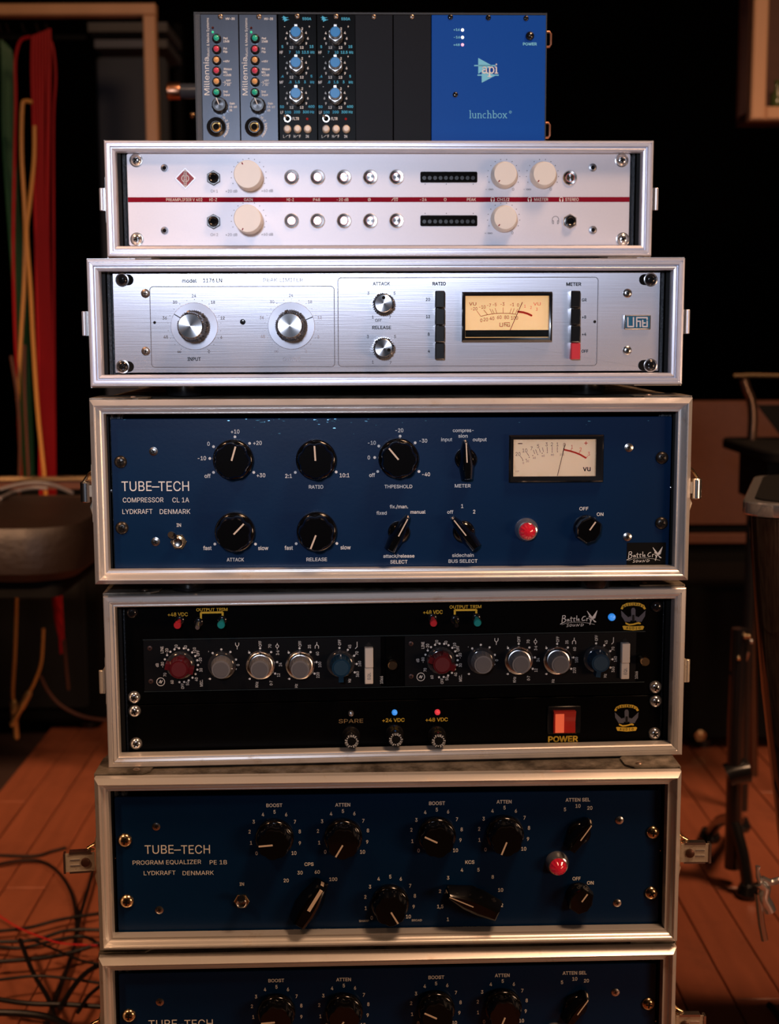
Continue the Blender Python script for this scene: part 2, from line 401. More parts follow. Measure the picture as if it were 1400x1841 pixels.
def rail(W, H, prof, side):
    # mitred length of profile along one side; side 0 top 1 right 2 bottom 3 left. local frame: origin front top centre, y up, z to camera
    vs = []; fs = []; n = len(prof)
    for e in (0, 1):
        for d, z in prof:
            d *= K; z = -z * K
            if side == 0: p = ((-W / 2 + d) if e == 0 else (W / 2 - d), -d, z)
            if side == 2: p = ((-W / 2 + d) if e == 0 else (W / 2 - d), -H + d, z)
            if side == 1: p = (W / 2 - d, (-d if e == 0 else -H + d), z)
            if side == 3: p = (-W / 2 + d, (-d if e == 0 else -H + d), z)
            vs.append(p)
    for k in range(n): fs.append((k, (k + 1) % n, n + (k + 1) % n, n + k))
    fs.append(tuple(range(n))); fs.append(tuple(range(n, 2 * n))); return MB().add(vs, fs)
def rivet(parent, loc, r=3.2, mt=None, rot=0, name='rivet'):
    m_ = MB().lathe([(r * K, 0), (r * K * .95, .5 * K), (r * K * .6, 1.3 * K), (0, 1.6 * K)], 14)
    return m_.build(name, mt or NICKEL, parent, loc, rot)
def make_case(key, label, name='rack_case', style=RIDGE, worn=False, depth=.36, foot=6, latch='small', rails=True):
    U = case_unit(key, 0); x, y, z, yaw, W, H = CASES[key]; W *= SCL * K; H *= SCL * K
    P = U.o.copy(); M = U.M.copy(); Mb = M.copy(); Mb[2][3] -= H + foot * K
    t = thing(name, label, 'case', Mb, None); oy = H + foot * K     # children use origin shifted to the top
    FR, SH = (ALUW, SHEET) if worn else (ALU, SHEETN)
    def b(mb, nm, mt, parent=t, **kw): return mb.build(nm, mt, parent, (0, oy, 0) if parent is t else (0, 0, 0), **kw)
    for sd in range(4): b(rail(W, H, style, sd), 'frame_rail', FR)
    th = .007; e = .0005; zf = -.011 if style is not COVE else -.0145
    b(MB().box(-W / 2 + e, W / 2 - e, -th, -e, -depth, zf), 'top_panel', SH)
    b(MB().box(-W / 2 + e, W / 2 - e, -H + e, -H + th, -depth, zf), 'bottom_panel', SH)
    for sx in (-1, 1):
        b(MB().box(*sorted((sx * (W / 2 - e), sx * (W / 2 - th))), -H + th, -th, -depth, zf), 'side_panel', SH)
        b(MB().box(*sorted((sx * (W / 2 - th), sx * (W / 2 - th - .0004))), -H + th, -th, -depth, zf - .004), 'side_lining', INSIDE)
    b(MB().box(-W / 2 + th, W / 2 - th, -H + th, -th, -depth, -depth + .006), 'back_panel', BLKM)
    b(MB().box(-W / 2 + th + .001, W / 2 - th - .001, -H + th, -H + th + .0004, -depth + .01, zf - .004), 'floor_lining', DUSTY if worn else INSIDE)
    b(MB().box(-W / 2 + th + .001, W / 2 - th - .001, -th - .0004, -th, -depth + .01, zf - .004), 'roof_lining', INSIDE)
    # corner plates folded over the edges, with a domed stud
    for sx in (-1, 1):
        for sy in ((-1, 1) if foot > 2.2 else (1,)):
            yy = 0 if sy > 0 else -H
            pl = [(sx * W / 2, zf), (sx * (W / 2 - .040), zf), (sx * (W / 2 - .047), zf - .008), (sx * (W / 2 - .048), zf - .026), (sx * (W / 2 - .034), zf - .048), (sx * (W / 2), zf - .052)]
            mb = MB(); ys = sorted((yy, yy + sy * .0014))
            mb.add([(p[0], ys[0], p[1]) for p in pl] + [(p[0], ys[1], p[1]) for p in pl], [tuple(range(6)), tuple(range(6, 12))] + [(i, (i + 1) % 6, 6 + (i + 1) % 6, 6 + i) for i in range(6)])
            xs = sorted((sx * W / 2, sx * (W / 2 + .0014)))
            mb.box(xs[0], xs[1], *sorted((yy + sy * .0014, yy - sy * .030)), zf - .045, zf + .001)
            cp = b(mb, 'corner_plate', SHEET if worn else SHEETN)
            if foot > 2.2 or sy > 0:
                rivet(cp, (sx * (W / 2 - .034), yy + sy * .0011, zf - (.010 if sy > 0 else .022)), 3.4, BRONZE if worn else NICKEL, (-pi / 2 * sy, 0, 0))
    if foot > 0:
        for sx in (-1, 1):
            for dz in (-.050, -depth + .05):
                fb = MB().lathe([(.015, -foot * K), (.017, -.3 * foot * K), (.017, 0), (0, 0)], 24)
                fo = fb.build('rubber_foot', BLK, t, (sx * (W / 2 - .075), oy - H, dz), (-pi / 2, 0, 0))
    if rails:
        zr = -.019 if key in ('v402', 'u1176') else -.0235
        for sx in (-1, 1):
            x0 = W / 2 - th - .001; x1 = x0 - (.0225 if style is not COVE else .0165)
            mb = MB().box(*sorted((sx * x0, sx * (x0 - .0050))), -H + th + .001, -th - .001, zr - .010, zr + .004)
            b(mb, 'rail_edge', INSIDE)
            mb = MB().box(*sorted((sx * (x0 - .0055), sx * x1)), -H + th + .001, -th - .001, zr - .010, zr - .002)
            mb.box(*sorted((sx * (x0 - .0062), sx * (x0 - .0088))), -H + th + .001, -th - .001, zr - .002, zr + .0012)
            mb.box(*sorted((sx * (x0 - .0125), sx * (x0 - .0150))), -H + th + .001, -th - .001, zr - .002, zr + .0008)
            rb = b(mb, 'rack_rail', RAILM)
            if style is COVE:
                rivet(rb, (sx * (x0 - .0050), -H * .5, zr + .0005), 1.7, CHROME, 0, 'rail_screw')
    # latches at mid height on both sides
    for sx in (-1, 1):
        lt = MB()
        X0 = W / 2 + .0002; yc = -H * .5
        def q(a, c): return sorted((sx * a, sx * c))
        if latch == 'small':
            lt.box(*q(X0, X0 + .0012), yc - .021, yc + .021, -.034, -.008)
            lt.box(*q(X0 + .0012, X0 + .0030), yc - .0105, yc + .0105, -.030, -.0045)
            lo = b(lt, 'latch', STEEL if worn else NICKEL)
            h = MB().lathe([(.0018, -.0105), (.0022, -.010), (.0022, .010), (.0018, .0105)], 12, M=Matrix.Translation((sx * (X0 + .0042), yc, -.006)) @ Matrix.Rotation(pi / 2, 4, 'X'))
            h.build('latch_hook', ALU if not worn else STEEL, lo)
        elif latch == 'open':
            lt.slab([(-.026 + .004, -.014), (-.022, .014), (.0, .019), (.022, .014), (.022, -.014), (0, -.019)], 0, .0014, M=Matrix.Translation((sx * X0, yc, -.026)) @ Matrix.Rotation(pi / 2 * sx, 4, 'Y') @ Matrix.Rotation(pi / 2, 4, 'Z'))
            lo = b(lt, 'latch', STEEL)
            a = (28 if sx < 0 else 4) * 1.0
            Mp = Matrix.Translation((sx * (X0 + .003), yc + .0005, -.013)) @ Matrix.Rotation(R(-sx * a * (1 if key == 'cl1a' else .25)), 4, 'Y')
            w_ = .026 if key != 'cl1a' else .0185
            ol = [(0, -.0085), (sx * (w_ - .001), -.0085), (sx * w_, -.0075), (sx * w_, .0075), (sx * (w_ - .001), .0085), (0, .0085)]
            pb = MB().slab(ol, -.0012, 0, M=Mp); pt = pb.build('butterfly_plate', STEEL, lo)
            eb = MB().box(*q(.003, w_ - .004), .0078, .0100, -.006, .0008, M=Mp); eb.box(*q(.003, w_ - .004), -.0098, -.0080, -.006, .0006, M=Mp)
            eb.box(*q(w_ - .0008, w_ + .0012), -.0095, .0085, -.0065, .0010, M=Mp); eb.build('plate_flange', NICKEL, lo)
            sb = MB().lathe([(.0040, 0), (.0040, .0016), (.0030, .0022), (0, .0022)], 16, M=Mp @ Matrix.Translation((sx * .008, 0, 0))); sb.build('latch_screw', mat('rusty_screw', (.10, .045, .03), .4, .7), lo)
            for dy in (.0026, -.0026):
                gb = MB().slab(rrect(.0085, .0010, .0005, 2), 0, .0006, M=Mp @ Matrix.Translation((sx * (w_ * .66), dy, 0))); gb.build('pressed_rib', CHROME, lo)
            cb = MB().lathe([(.0022, 0), (.0030, .003), (.0014, .0035), (.0014, .009)], 14, M=Matrix.Translation((sx * (X0 + .002), yc + .011, -.020)) @ Matrix.Rotation(-pi / 2, 4, 'X')); cb.build('latch_pivot', STEEL, lo)
            hb = MB().tube([(sx * (X0 + .0015), yc + .019, -.018), (sx * (X0 + .003), yc + .016, -.016), (sx * (X0 + .010), yc + .0115, -.018), (sx * (X0 + .004), yc + .009, -.018)], .0011, 8); hb.build('hook_wire', BRASS, lo)
            db = MB().tube([(sx * (X0 + .001), yc - .009, -.016), (sx * (X0 + .0026), yc - .014, -.016), (sx * (X0 + .0012), yc - .021, -.016)], .0014, 8); db.build('latch_tongue', STEEL, lo)
        else:   # folded wing seen edge on
            lt.box(*q(X0, X0 + .0014), yc - .026, yc + .024, -.040, -.012); lo = b(lt, 'latch', STEEL)
            rb2 = MB().lathe([(.0036, -.009), (.0044, -.008), (.0044, .008), (.0036, .009)], 18, M=Matrix.Translation((sx * (X0 + .0072), yc, -.014)) @ Matrix.Rotation(pi / 2, 4, 'X')); rb2.build('rolled_wing', NICKEL, lo)
            wb = MB().tube([(sx * (X0 + .001), yc + .018, -.016), (sx * (X0 + .004), yc + .016, -.016), (sx * (X0 + .009), yc + .009, -.018), (sx * (X0 + .012), yc + .001, -.020), (sx * (X0 + .011), yc - .007, -.020)], .0013, 8); wb.build('hook_wire', BRASS, lo)
            db = MB().tube([(sx * (X0 + .001), yc - .009, -.016), (sx * (X0 + .003), yc - .013, -.016), (sx * (X0 + .001), yc - .020, -.016)], .0013, 8); db.build('latch_tongue', STEEL, lo)
            cb = MB().box(*q(X0 + .001, X0 + .0075), yc - .004, yc + .006, -.020, -.012); cb.build('latch_hinge', STEEL, lo)
    return t
make_case('v402', 'narrow bright silver case under the blue desktop box, with pale preamplifier', depth=.30, foot=9.0)
make_case('u1176', 'silver case around the brushed limiter, second from the top of the case stack', depth=.40, foot=10.0)
make_case('cl1a', 'taller silver case around the blue compressor with lit meter', style=COVE, worn=True, depth=.38, foot=12.7, latch='wing')
make_case('merc', 'scuffed dull silver case around the black units with yellow lettering', style=WORN, worn=True, depth=.36, foot=1.2)
make_case('pe1b', 'worn yellowed silver case around the fully visible blue equalizer', style=COVE, worn=True, depth=.40, foot=5.3, latch='open')
make_case('last', 'worn silver case cut off by the bottom edge, under the equalizer case', style=COVE, worn=True, depth=.40, foot=6.5, latch='open')
make_case('base', 'worn silver case on the floor beneath the lowest visible case', style=COVE, worn=True, depth=.40, foot=1000 * (-FLOOR) - (731.5 + 160) * SCL, latch='small')

# ------------------------------------------------------------------ hardware on the fronts
MC = {}
def shared(key, fn, name, mt, ang=35):
    if key not in MC: MC[key] = fn().mesh(name, mt, ang)
    return MC[key]
def screw(U, t, q, r, mt=NICKEL, rot=None, washer=False, dome=.55, name='screw', cross=True):
    k = U.k(q); r = r * k; u, v = U.p(q); key = ('scr', round(r, 4), mt.name, dome)
    h = r * dome
    def f():
        m_ = MB(); m_.lathe([(r, 0), (r, r * .12), (r * .93, h * .45), (r * .72, h * .8), (r * .40, h * .98), (0, h)], 24); return m_
    o = link(name, shared(key, f, name, mt, 50), t, (u, v, 0), random.uniform(0, 1.5) if rot is None else rot)
    if cross:
        def g():
            m_ = MB(); a = r * .46; b_ = r * .11; m_.slab([(-a, -b_), (-b_, -b_), (-b_, -a), (b_, -a), (b_, -b_), (a, -b_), (a, b_), (b_, b_), (b_, a), (-b_, a), (-b_, b_), (-a, b_)], h * .7, h * 1.015); return m_
        link('cross_recess', shared(key + ('x',), g, 'cross_recess', BLKM), o)
    if washer:
        def g2(): return MB().lathe([(r * 1.18, -.0003), (r * 1.18, .0006), (r * .9, .0009)], 24)
        link('washer', shared(key + ('w',), g2, 'washer', CHROME), o)
    return o
def ring(ro, ri, z0, z1, n=32, ch=0):
    return MB().lathe([(ri, z0), (ro, z0), (ro, z1 - ch), (ro - ch, z1), (ri + ch, z1), (ri, z1 - ch), (ri, z0 + .00001)], n)
def cup(r, z=.0002): return MB().slab(circ(r, 24), z, z + .0001)
def panel(U, name, label, cat, x0, x1, y0, y1, mt, r=.001, th=.0030, chassis=True, chy=None, group=None, clear=0, cd=.24):
    """front panel between photo columns x0..x1 and rows y0..y1, its thing's base at the chassis bottom"""
    ym = (y0 + y1) / 2; xm = (x0 + x1) / 2
    ua = U.p((x0, ym))[0]; ub = U.p((x1, ym))[0]; va = U.p((xm, y1))[1]; vb = U.p((xm, y0))[1]
    ua = max(ua, -.2436); ub = min(ub, .2436)
    if clear: va = max(va, clear[0]); vb = min(vb, clear[1])
    t = thing(name, label, cat, U.M, group)
    MB().slab(rrect(ub - ua, vb - va, r, 4, (ua + ub) / 2, (va + vb) / 2), -th, 0, .0004).build('front_panel', mt, t)
    if chassis:
        MB().box(ua + .022, ub - .022, va + .002, vb - .002, -th - cd, -th).build('chassis', BLKM, t)
    U.ext = (ua, ub, va, vb); return t
def lathe_part(name, prof, mt, parent, loc=(0, 0, 0), n=32, mod=None, rot=0, key=None, ang=40):
    f = lambda: MB().lathe([(a * K, b * K) for a, b in prof], n, mod)
    me = shared(key, f, name, mt, ang) if key else f().mesh(name, mt, ang)
    return link(name, me, parent, loc, rot)
def ang_to(U, qa, qb):     # direction on the panel from qa to qb, 0 = up, positive anticlockwise
    a = U.p(qa); b = U.p(qb); return math.atan2(b[1] - a[1], b[0] - a[0]) - pi / 2

def case_clear(key, recess_mm=0):
    x, y, z, yaw, W, H = CASES[key]; H *= SCL * K; return (-H + .0085, -.0085)

# ================================================================== PALE PREAMPLIFIER
U = case_unit('v402', .014)
t = panel(U, 'preamplifier', 'pale silver two channel preamplifier with a dark red stripe and white knobs', 'preamplifier', 229.5, 1131.5, 275.5, 441.5, WHITEP, r=.0022, clear=case_clear('v402'))
k0 = U.k((680, 360))
for q in (B1(228, 130), B1(232, 512), B2(1177, 130), B2(1182, 512)): screw(U, t, q, 10.2, CHROME, washer=True)
for q in (B1(365, 167), B1(366, 470), B2(1037, 165), B2(1038, 467)):
    o = screw(U, t, q, 7.2, mat('dull_hex_screw', (.30, .30, .33), .35, .9), dome=.25, cross=False)
    lathe_part('hex_recess', [(2.0, 1.02), (1.9, 1.1)], BLKM, o, n=6, key='hexr')
ua, ub, va, vb = U.ext; vs_ = U.p((680, 358.9))[1]; st = 4.3 * k0
U.poly('red', [(ua + .0002, vs_ - st), (ub - .0002, vs_ - st), (ub - .0002, vs_ + st), (ua + .0002, vs_ + st)], .0002)
for s_, q, w_ in (('PREAMPLIFIER V 402', B1(461, 324), 65), ('HI-Z', B1(601, 322), 13.5), ('GAIN', B1(771, 319), 15.5), ('HI-Z', B1(974, 317), 12.8), ('P48', B1(1101, 316), 12.3), ('-20 dB', B1(1227, 316), 21), ('Ø', B1(1356, 316), 5), ('60', B2(85, 318), 6.5),
    ('-24', B2(217, 316), 12), ('0', B2(323, 316), 4.5), ('PEAK', B2(450, 316), 16), ('CH1/2', B2(604, 317), 22), ('MASTER', B2(787, 318), 25), ('STEREO', B2(936, 319), 24)):
    U.T(s_, q, 5.0, 'white', w_, z=.0004, at=(U.p(q)[0], vs_))
U.line('white', [B2(64, 326), B2(74, 313), B2(95, 313)], .8, .0004)
def phones(c, q, r, w_, z):
    pts = [(q[0] + r * cos(R(a)), q[1] - .25 * r - r * sin(R(a))) for a in range(200, -21, -20)][::1]
    U.line(c, [(q[0] - r, q[1] + r * .9)] + pts[1:-1] + [(q[0] + r, q[1] + r * .9)], w_, z)
    for sx in (-1, 1):
        U.line(c, [(q[0] + sx * r * .62, q[1] + r * .1), (q[0] + sx * r * .62, q[1] + r * 1.1)], w_ * 1.8 if r < 5 else w_, z)
        if r > 5: U.line(c, [(q[0] + sx * r * .62, q[1] + r * .1), (q[0] + sx * r, q[1] + r * .1)], w_, z); U.line(c, [(q[0] + sx * r * .62, q[1] + r * 1.1), (q[0] + sx * r, q[1] + r * 1.0)], w_, z)
for q in (B2(553, 320), B2(732, 320), B2(885, 320)): phones('white', q, 3.2, .8, .0004)
phones('grey', B2(857, 420), 5.8, .8, .0003)
for s_, q, w_ in (('CH 1', B1(606, 279), 12.5), ('CH 2', B1(606, 490), 13.5), ('+20 dB', B1(689, 279), 21), ('+60 dB', B1(862, 277), 21), ('+20 dB', B1(689, 490), 21), ('+60 dB', B1(862, 488), 21),
    ('-∞', B2(537, 270), 14), ('0', B2(652, 270), 3.6), ('-∞', B2(720, 270), 14), ('0', B2(834, 270), 3.6), ('-∞', B2(533, 482), 14), ('0', B2(648, 481), 3.6)): U.T(s_, q, 4.8, 'grey', w_)
for q0, nn, rr in ((B1(773, 206), 13, 31.5), (B1(773, 417), 13, 31.5), (B2(606, 203), 12, 29), (B2(794, 203), 12, 29), (B2(606, 414), 12, 29)):
    for i in range(nn):
        a = R(205 - i * (230 / (nn - 1))) ; U.dot('black', (q0[0] + rr * cos(a), q0[1] - rr * sin(a)), .75, 8)
for x in (226, 329, 459):
    for y in (245, 387): U.dot('black', B2(x, y), .8, 8)
# diamond emblem
q = B1(466, 218); u, v = U.p(q); d = 50 / 2.6923 * k0
em = MB().slab([(u - d, v), (u, v - d), (u + d, v), (u, v + d)], 0, .0006).build('emblem_border', mat('pale_emblem_edge', (.6, .6, .64), .4, .5), t)
d2 = d * .86; MB().slab([(u - d2, v), (u, v - d2), (u + d2, v), (u, v + d2)], .0006, .0008).build('emblem_field', mat('emblem_red', (.28, .035, .045), .5), em)
for a0 in (100, 280):
    U.line('silver', [(q[0] + 6.4 * cos(R(a0 + i * 20)), q[1] - 6.4 * sin(R(a0 + i * 20))) for i in range(9)], 1.7, .0010)
U.line('silver', [(q[0], q[1] - 13), (q[0], q[1] + 13)], 5.4, .0011)
for i, ch in enumerate('NEUMANN'): U.T(ch, (q[0], q[1] - 11.2 + i * 3.7), 2.9, 'red', 3.2, z=.0013, off=.01)
# jacks
def jack(U, t, q, r, hexm, bodym, hole=BLKM):
    k = U.k(q); u, v = U.p(q); o = link('jack_nut', MB().slab(circ(r * k, 6, a0=R(90)), 0, .0022, .0006).mesh('jack_nut', hexm), t, (u, v, 0))
    lathe_part('jack_barrel', [(r * k / K * .62, 2), (r * k / K * .72, 2), (r * k / K * .68, 5.2), (r * k / K * .50, 5.6), (r * k / K * .40, 5.2), (r * k / K * .40, 2.3)], bodym, o, n=28)
    link('jack_hole', MB().slab(circ(r * k * .42, 20), .0022, .0025).mesh('jack_hole', hole), o)
jack(U, t, B1(603, 216), 13.4, BLK, BLK); jack(U, t, B1(603, 427), 13.4, BLK, BLK); jack(U, t, B2(926, 426), 13.8, CHROME, BLK)
def vknob(q, rb, rf, h, a):
    k = U.k(q); u, v = U.p(q); rb *= k / K; rf *= k / K
    o = lathe_part('knob', [(rb, .4), (rb, h * .25), (rf, h - .5), (rf - .5, h), (0, h)], WKNOB, t, (u, v, 0), 64, rot=a, key=('vk', round(rb, 1), h))
    m_ = MB().box(-.0005, .0005, (rf - 3.0) * K, (rf - 1.0) * K, h * K, h * K + .0002); m_.build('knob_pointer', COLS['red'], o)
vknob(B1(776, 212), 24.9, 24.3, 25, R(25)); vknob(B1(776, 422), 24.9, 24.3, 25, R(155))
for q in (B2(606, 203), B2(794, 203), B2(606, 414)): vknob(q, 23.6, 20.5, 15, R(140))
def pushb(q):
    k = U.k(q); u, v = U.p(q); s_ = k / K
    o = lathe_part('push_button', [(13.2 * s_, 0), (13.2 * s_, 1.0), (12.0 * s_, 1.7), (8.0 * s_, 1.5), (8.0 * s_, .8)], SPUNR, t, (u, v, 0), 40, key='pb1', rot=random.uniform(0, 6))
    lathe_part('light_ring', [(8.0 * s_, .8), (7.9 * s_, 1.5), (7.1 * s_, 1.55), (7.1 * s_, .8)], mat('dim_red_light_ring', (.5, .12, .12), .3, emis=(1, .1, .1), es=.07), o, n=32, key='pb2')
    lathe_part('button_cap', [(7.0 * s_, .8), (7.0 * s_, 2.2), (6.6 * s_, 2.5), (0, 2.5)], SPUN, o, n=32, key='pb3', ang=12)
for q in (B1(980, 212), B1(1106, 212), B1(1234, 212), B1(1361, 212), B2(88, 211), B1(980, 423), B1(1106, 423), B1(1234, 423), B1(1361, 423), B2(88, 422), B2(926, 215)): pushb(q)
for y0, y1 in ((185, 238), (396, 449)):
    a = U.p(B2(203, y1)); b = U.p(B2(479, y0)); o = MB().slab(rrect(b[0] - a[0], b[1] - a[1], .0014, 4, (a[0] + b[0]) / 2, (a[1] + b[1]) / 2), .00005, .0006, .0002).build('level_display', mat('dark_smoked_window', (.004, .004, .004), .1, coat=.5), t)
    for i in range(10):
        c = U.p(B2(222 + i * 26.2, (y0 + y1) / 2 + 4)); link('display_led', shared('dled', lambda: MB().slab(circ(.0019, 10), .0006, .0008), 'display_led', mat('unlit_led', (.008, .009, .010), .3)), o, (c[0], c[1], 0))
U.finish(t, {'red': 'stripe'})

# ================================================================== BRUSHED LIMITER
U = case_unit('u1176', .015)
t = panel(U, 'limiter', 'brushed aluminium limiter with two large dials and an amber lit meter', 'limiter', 204.4, 1185, 490.3, 668.8, BRUSH, r=.0003, clear=case_clear('u1176'))
k0 = U.k((690, 580)); s0 = k0 / K
for q, q2 in ((C1(203, 110), C1(228, 108)), (C1(205, 507), C1(230, 504)), (C2(1198, 107), C2(1172, 105)), (C2(1197, 492), C2(1168, 490))):
    u, v = U.p(q); u2, v2 = U.p(q2); screw(U, t, q, 10.4, BLKMET, dome=.62, washer=True)
    MB().slab(rrect(abs(u2 - u) + .010, .0094, .0046, 6, (u + u2) / 2, v), .00005, .0003).build('mounting_slot', BLKM, t)
for q in (C1(309, 172), C1(311, 436)): screw(U, t, q, 8.0, BRONZE, dome=.3)
for q in (C2(1094, 168), C2(1093, 425)): screw(U, t, q, 8.0, NICKEL, dome=.4)
for q, r in ((C1(351, 305), 2.6), (C2(947, 296), 2.6)): U.dot('black', q, r, 14)
screw(U, t, C1(754, 302), 5, BLKMET, dome=.15)
T = U.T
T('model', C1(510, 114), 6.3, 'black', 26, off=.018); T('1176 LN', C1(616, 112), 6.8, 'black', 34, off=.014); T('PEAK LIMITER', C1(939, 110), 6.8, 'faint', 71)
def rr_line(x0, x1, y0, y1, r):
    a = U.p((x0, y1)); b = U.p((x1, y0)); U.line('grey', rrect(b[0] - a[0], b[1] - a[1], r, 5, (a[0] + b[0]) / 2, (a[1] + b[1]) / 2), .00055, local=True, closed=True, cap=False)
rr_line(272.8, 600.4, 514.6, 660.4, .003); rr_line(608.3, 1075, 498.3, 658.8, .003)
def big(c, idx, faint):
    cx, cy = c; u, v = U.p(C1(cx, cy)); col = 'faint' if faint else 'grey'
    o = lathe_part('dial', [(42 * s0, 0), (42 * s0, .8), (41.4 * s0, 1.2), (0, 1.2)], DIAL, t, (u, v, 0), 72, key='dial', rot=R(20) if faint else 0)
    mod = lambda a, r, z: r * (1 + .035 * (1 if (int(a / (2 * pi) * 96) % 2) else -1)) if .0018 < z < .0275 and r > .009 else r
    ko = lathe_part('knob', [(28.0 * s0, 1.3), (28.0 * s0, 7), (24.0 * s0, 11), (23.4 * s0, 26.5), (21.5 * s0, 28.5), (20.5 * s0, 28.5)], BLK, t, (u, v, 0), 96, mod, key='k1176', ang=25)
    lathe_part('knob_cap', [(21.3 * s0, 27), (21.3 * s0, 28.9), (20.5 * s0, 29.3), (0, 29.3)], SPUN, ko, n=48, key='k1176c', ang=12)
    b = U.p(C1(cx + idx[0], cy + idx[1])); d = Vector((b[0] - u, b[1] - v)); d.normalize()
    U.line('black', [(u + d.x * .0128, v + d.y * .0128), (u + d.x * .0200, v + d.y * .0200)], .0007, .0014, local=True)
    for s_, dx, dy in (('24', -2, -139), ('18', 85, -110), ('12', 129, -38), ('6', 123, 50), ('0', 67, 116), ('∞', -69, 116), ('48', -131, 49), ('36', -136, -38), ('30', -89, -110)):
        T(s_, C1(cx + dx, cy + dy), 5.2 if s_ != '∞' else 6.4, col, off=.014)
    for i in range(19):
        a = R(240 - i * 300 / 18); U.dot(col, C1(cx + 122 * cos(a), cy - 122 * sin(a)), .65, 8)
big((533, 322), (-95, -57), False); big((977, 320), (101, -42), True)
T('INPUT', C1(532, 472), 6.2, 'black', 24, off=.016); T('OUTPUT', C1(978, 472), 6.2, 'faint', 31)
def small(q, a):
    u, v = U.p(q)
    mod = lambda a_, r, z: r * (1 + .05 * (1 if (int(a_ / (2 * pi) * 64) % 2) else -1)) if .0012 < z < .0125 and r > .008 else r
    o = lathe_part('knob', [(19.5 * s0, .3), (19.5 * s0, 5), (18.3 * s0, 12), (16.5 * s0, 13.6), (15.6 * s0, 13.6)], BLK, t, (u, v, 0), 64, mod, key='k1176s', rot=a, ang=25)
    lathe_part('knob_cap', [(15.8 * s0, 13), (15.8 * s0, 14), (15 * s0, 14.3), (0, 14.3)], SPUN, o, n=40, key='k1176sc', ang=12)
    link('knob_dot', shared('kd', lambda: MB().slab(circ(.0015, 12, 0, .0048), .0142, .0144), 'knob_dot', BLKM), o)
small((689, 546), R(0)); small((689, 625.5), R(-110))
for s_, q in (('3', (662, 527)), ('5', (709, 527)), ('1', (670, 570)), ('7', (701, 570)), ('OFF', (680, 576)), ('3', (661, 605)), ('5', (710, 605)), ('1', (670, 651)), ('7', (702, 652))): T(s_, q, 5.0, 'grey', off=.014)
T('ATTACK', (685.5, 510), 5.8, 'black', 31, off=.016); T('RELEASE', (686, 588.8), 5.6, 'black', 34, off=.016)
T('RATIO', C2(248, 125), 5.6, 'black', 24, off=.028); T('METER', C2(853, 127), 5.6, 'black', 27, off=.028)
for s_, q in (('20', C2(198, 196)), ('12', C2(198, 273)), ('8', C2(201, 352)), ('4', C2(202, 428)), ('GR', C2(900, 198)), ('+8', C2(899, 275)), ('+4', C2(899, 352)), ('OFF', C2(903, 428))): T(s_, q, 5.2, 'black', off=.016)
for bx, red in ((228, False), (834, True)):
    ys = [157, 235, 312, 389, 466]
    for i in range(4):
        a = U.p(C2(bx, ys[i + 1] - 1)); b = U.p(C2(bx + 43, ys[i] + 1)); h_ = .0078 if i != 3 else .0070
        m_ = MB().slab(rrect(b[0] - a[0], b[1] - a[1], .0008, 2, (a[0] + b[0]) / 2, (a[1] + b[1]) / 2), 0, h_, .0008)
        o = m_.build('selector_button', REDB if (red and i == 3) else BLK, t)
        if red and i == 3: tag(o, 'red selector button')
# meter
def meter_body(U, t, X0, X1, Y0, Y1, ix0, ix1, iy0, iy1, CV, face, dep):
    a = U.p(CV(X0, Y1)); b = U.p(CV(X1, Y0)); c = U.p(CV(ix0, iy1)); d = U.p(CV(ix1, iy0)); mb = MB()
    n = 4; O = [(a[0], a[1]), (b[0], a[1]), (b[0], b[1]), (a[0], b[1])]; I = [(c[0], c[1]), (d[0], c[1]), (d[0], d[1]), (c[0], d[1])]
    ch = .0012; O2 = [(a[0] + ch, a[1] + ch), (b[0] - ch, a[1] + ch), (b[0] - ch, b[1] - ch), (a[0] + ch, b[1] - ch)]
    vs = [(x, y, 0) for x, y in O] + [(x, y, dep - ch) for x, y in O] + [(x, y, dep) for x, y in O2] + [(x, y, dep * .9) for x, y in I] + [(x, y, .0004) for x, y in I]
    fs = []
    for k_ in range(4):
        for i in range(4): j = (i + 1) % 4; fs.append((k_ * 4 + i, k_ * 4 + j, k_ * 4 + 4 + j, k_ * 4 + 4 + i))
    mb.add(vs, fs); o = mb.build('meter_housing', BLK, t)
    MB().box(c[0], d[0], c[1], d[1], .0002, .0005).build('meter_face', face, o)
    MB().box(c[0] + .0002, d[0] - .0002, c[1] + .0002, d[1] - .0002, dep * .80, dep * .80 + .0006).build('meter_glass', GLASS, o)
    return o
mo = meter_body(U, t, 348, 752, 162, 385, 363, 738, 180, 368, C2, MFACE1, .007)
a = U.p(C2(363, 366)); b = U.p(C2(738, 333)); MB().box(a[0] + .0003, b[0] - .0003, a[1] + .0002, b[1], .0006, .0036).build('meter_cover', BLK, mo)
zz = .0007
T('VU', C2(398, 216), 5.4, 'brown', 13, z=zz, off=.01); T('VU', C2(687, 216), 5.4, 'redm', 13, z=zz)
for s_, x, y in (('-20', 405, 238), ('-10', 442, 230), ('-7', 472, 222), ('-5', 497, 219), ('-3', 532, 217), ('-1', 575, 219), ('0', 602, 221)): T(s_, C2(x, y), 5.6, 'brown', z=zz, off=.01, cond=.85)
for s_, x, y in (('1', 633, 226), ('2', 660, 232), ('3', 686, 240)): T(s_, C2(x, y), 5.0, 'redm', z=zz)
for s_, x, y in (('0', 437, 290), ('20', 457, 286), ('40', 485, 281), ('60', 518, 276), ('80', 551, 276), ('100', 586, 279)): T(s_, C2(x, y), 6.0, 'brown', z=zz, off=.01, cond=.85)
U.line('brown', [C2(435, 272), C2(462, 265), C2(495, 260), C2(530, 258), C2(562, 259), C2(595, 263)], 1.0, zz)
U.line('redm', [C2(603, 251), C2(625, 254), C2(645, 260), C2(662, 268)], 3.6, zz)
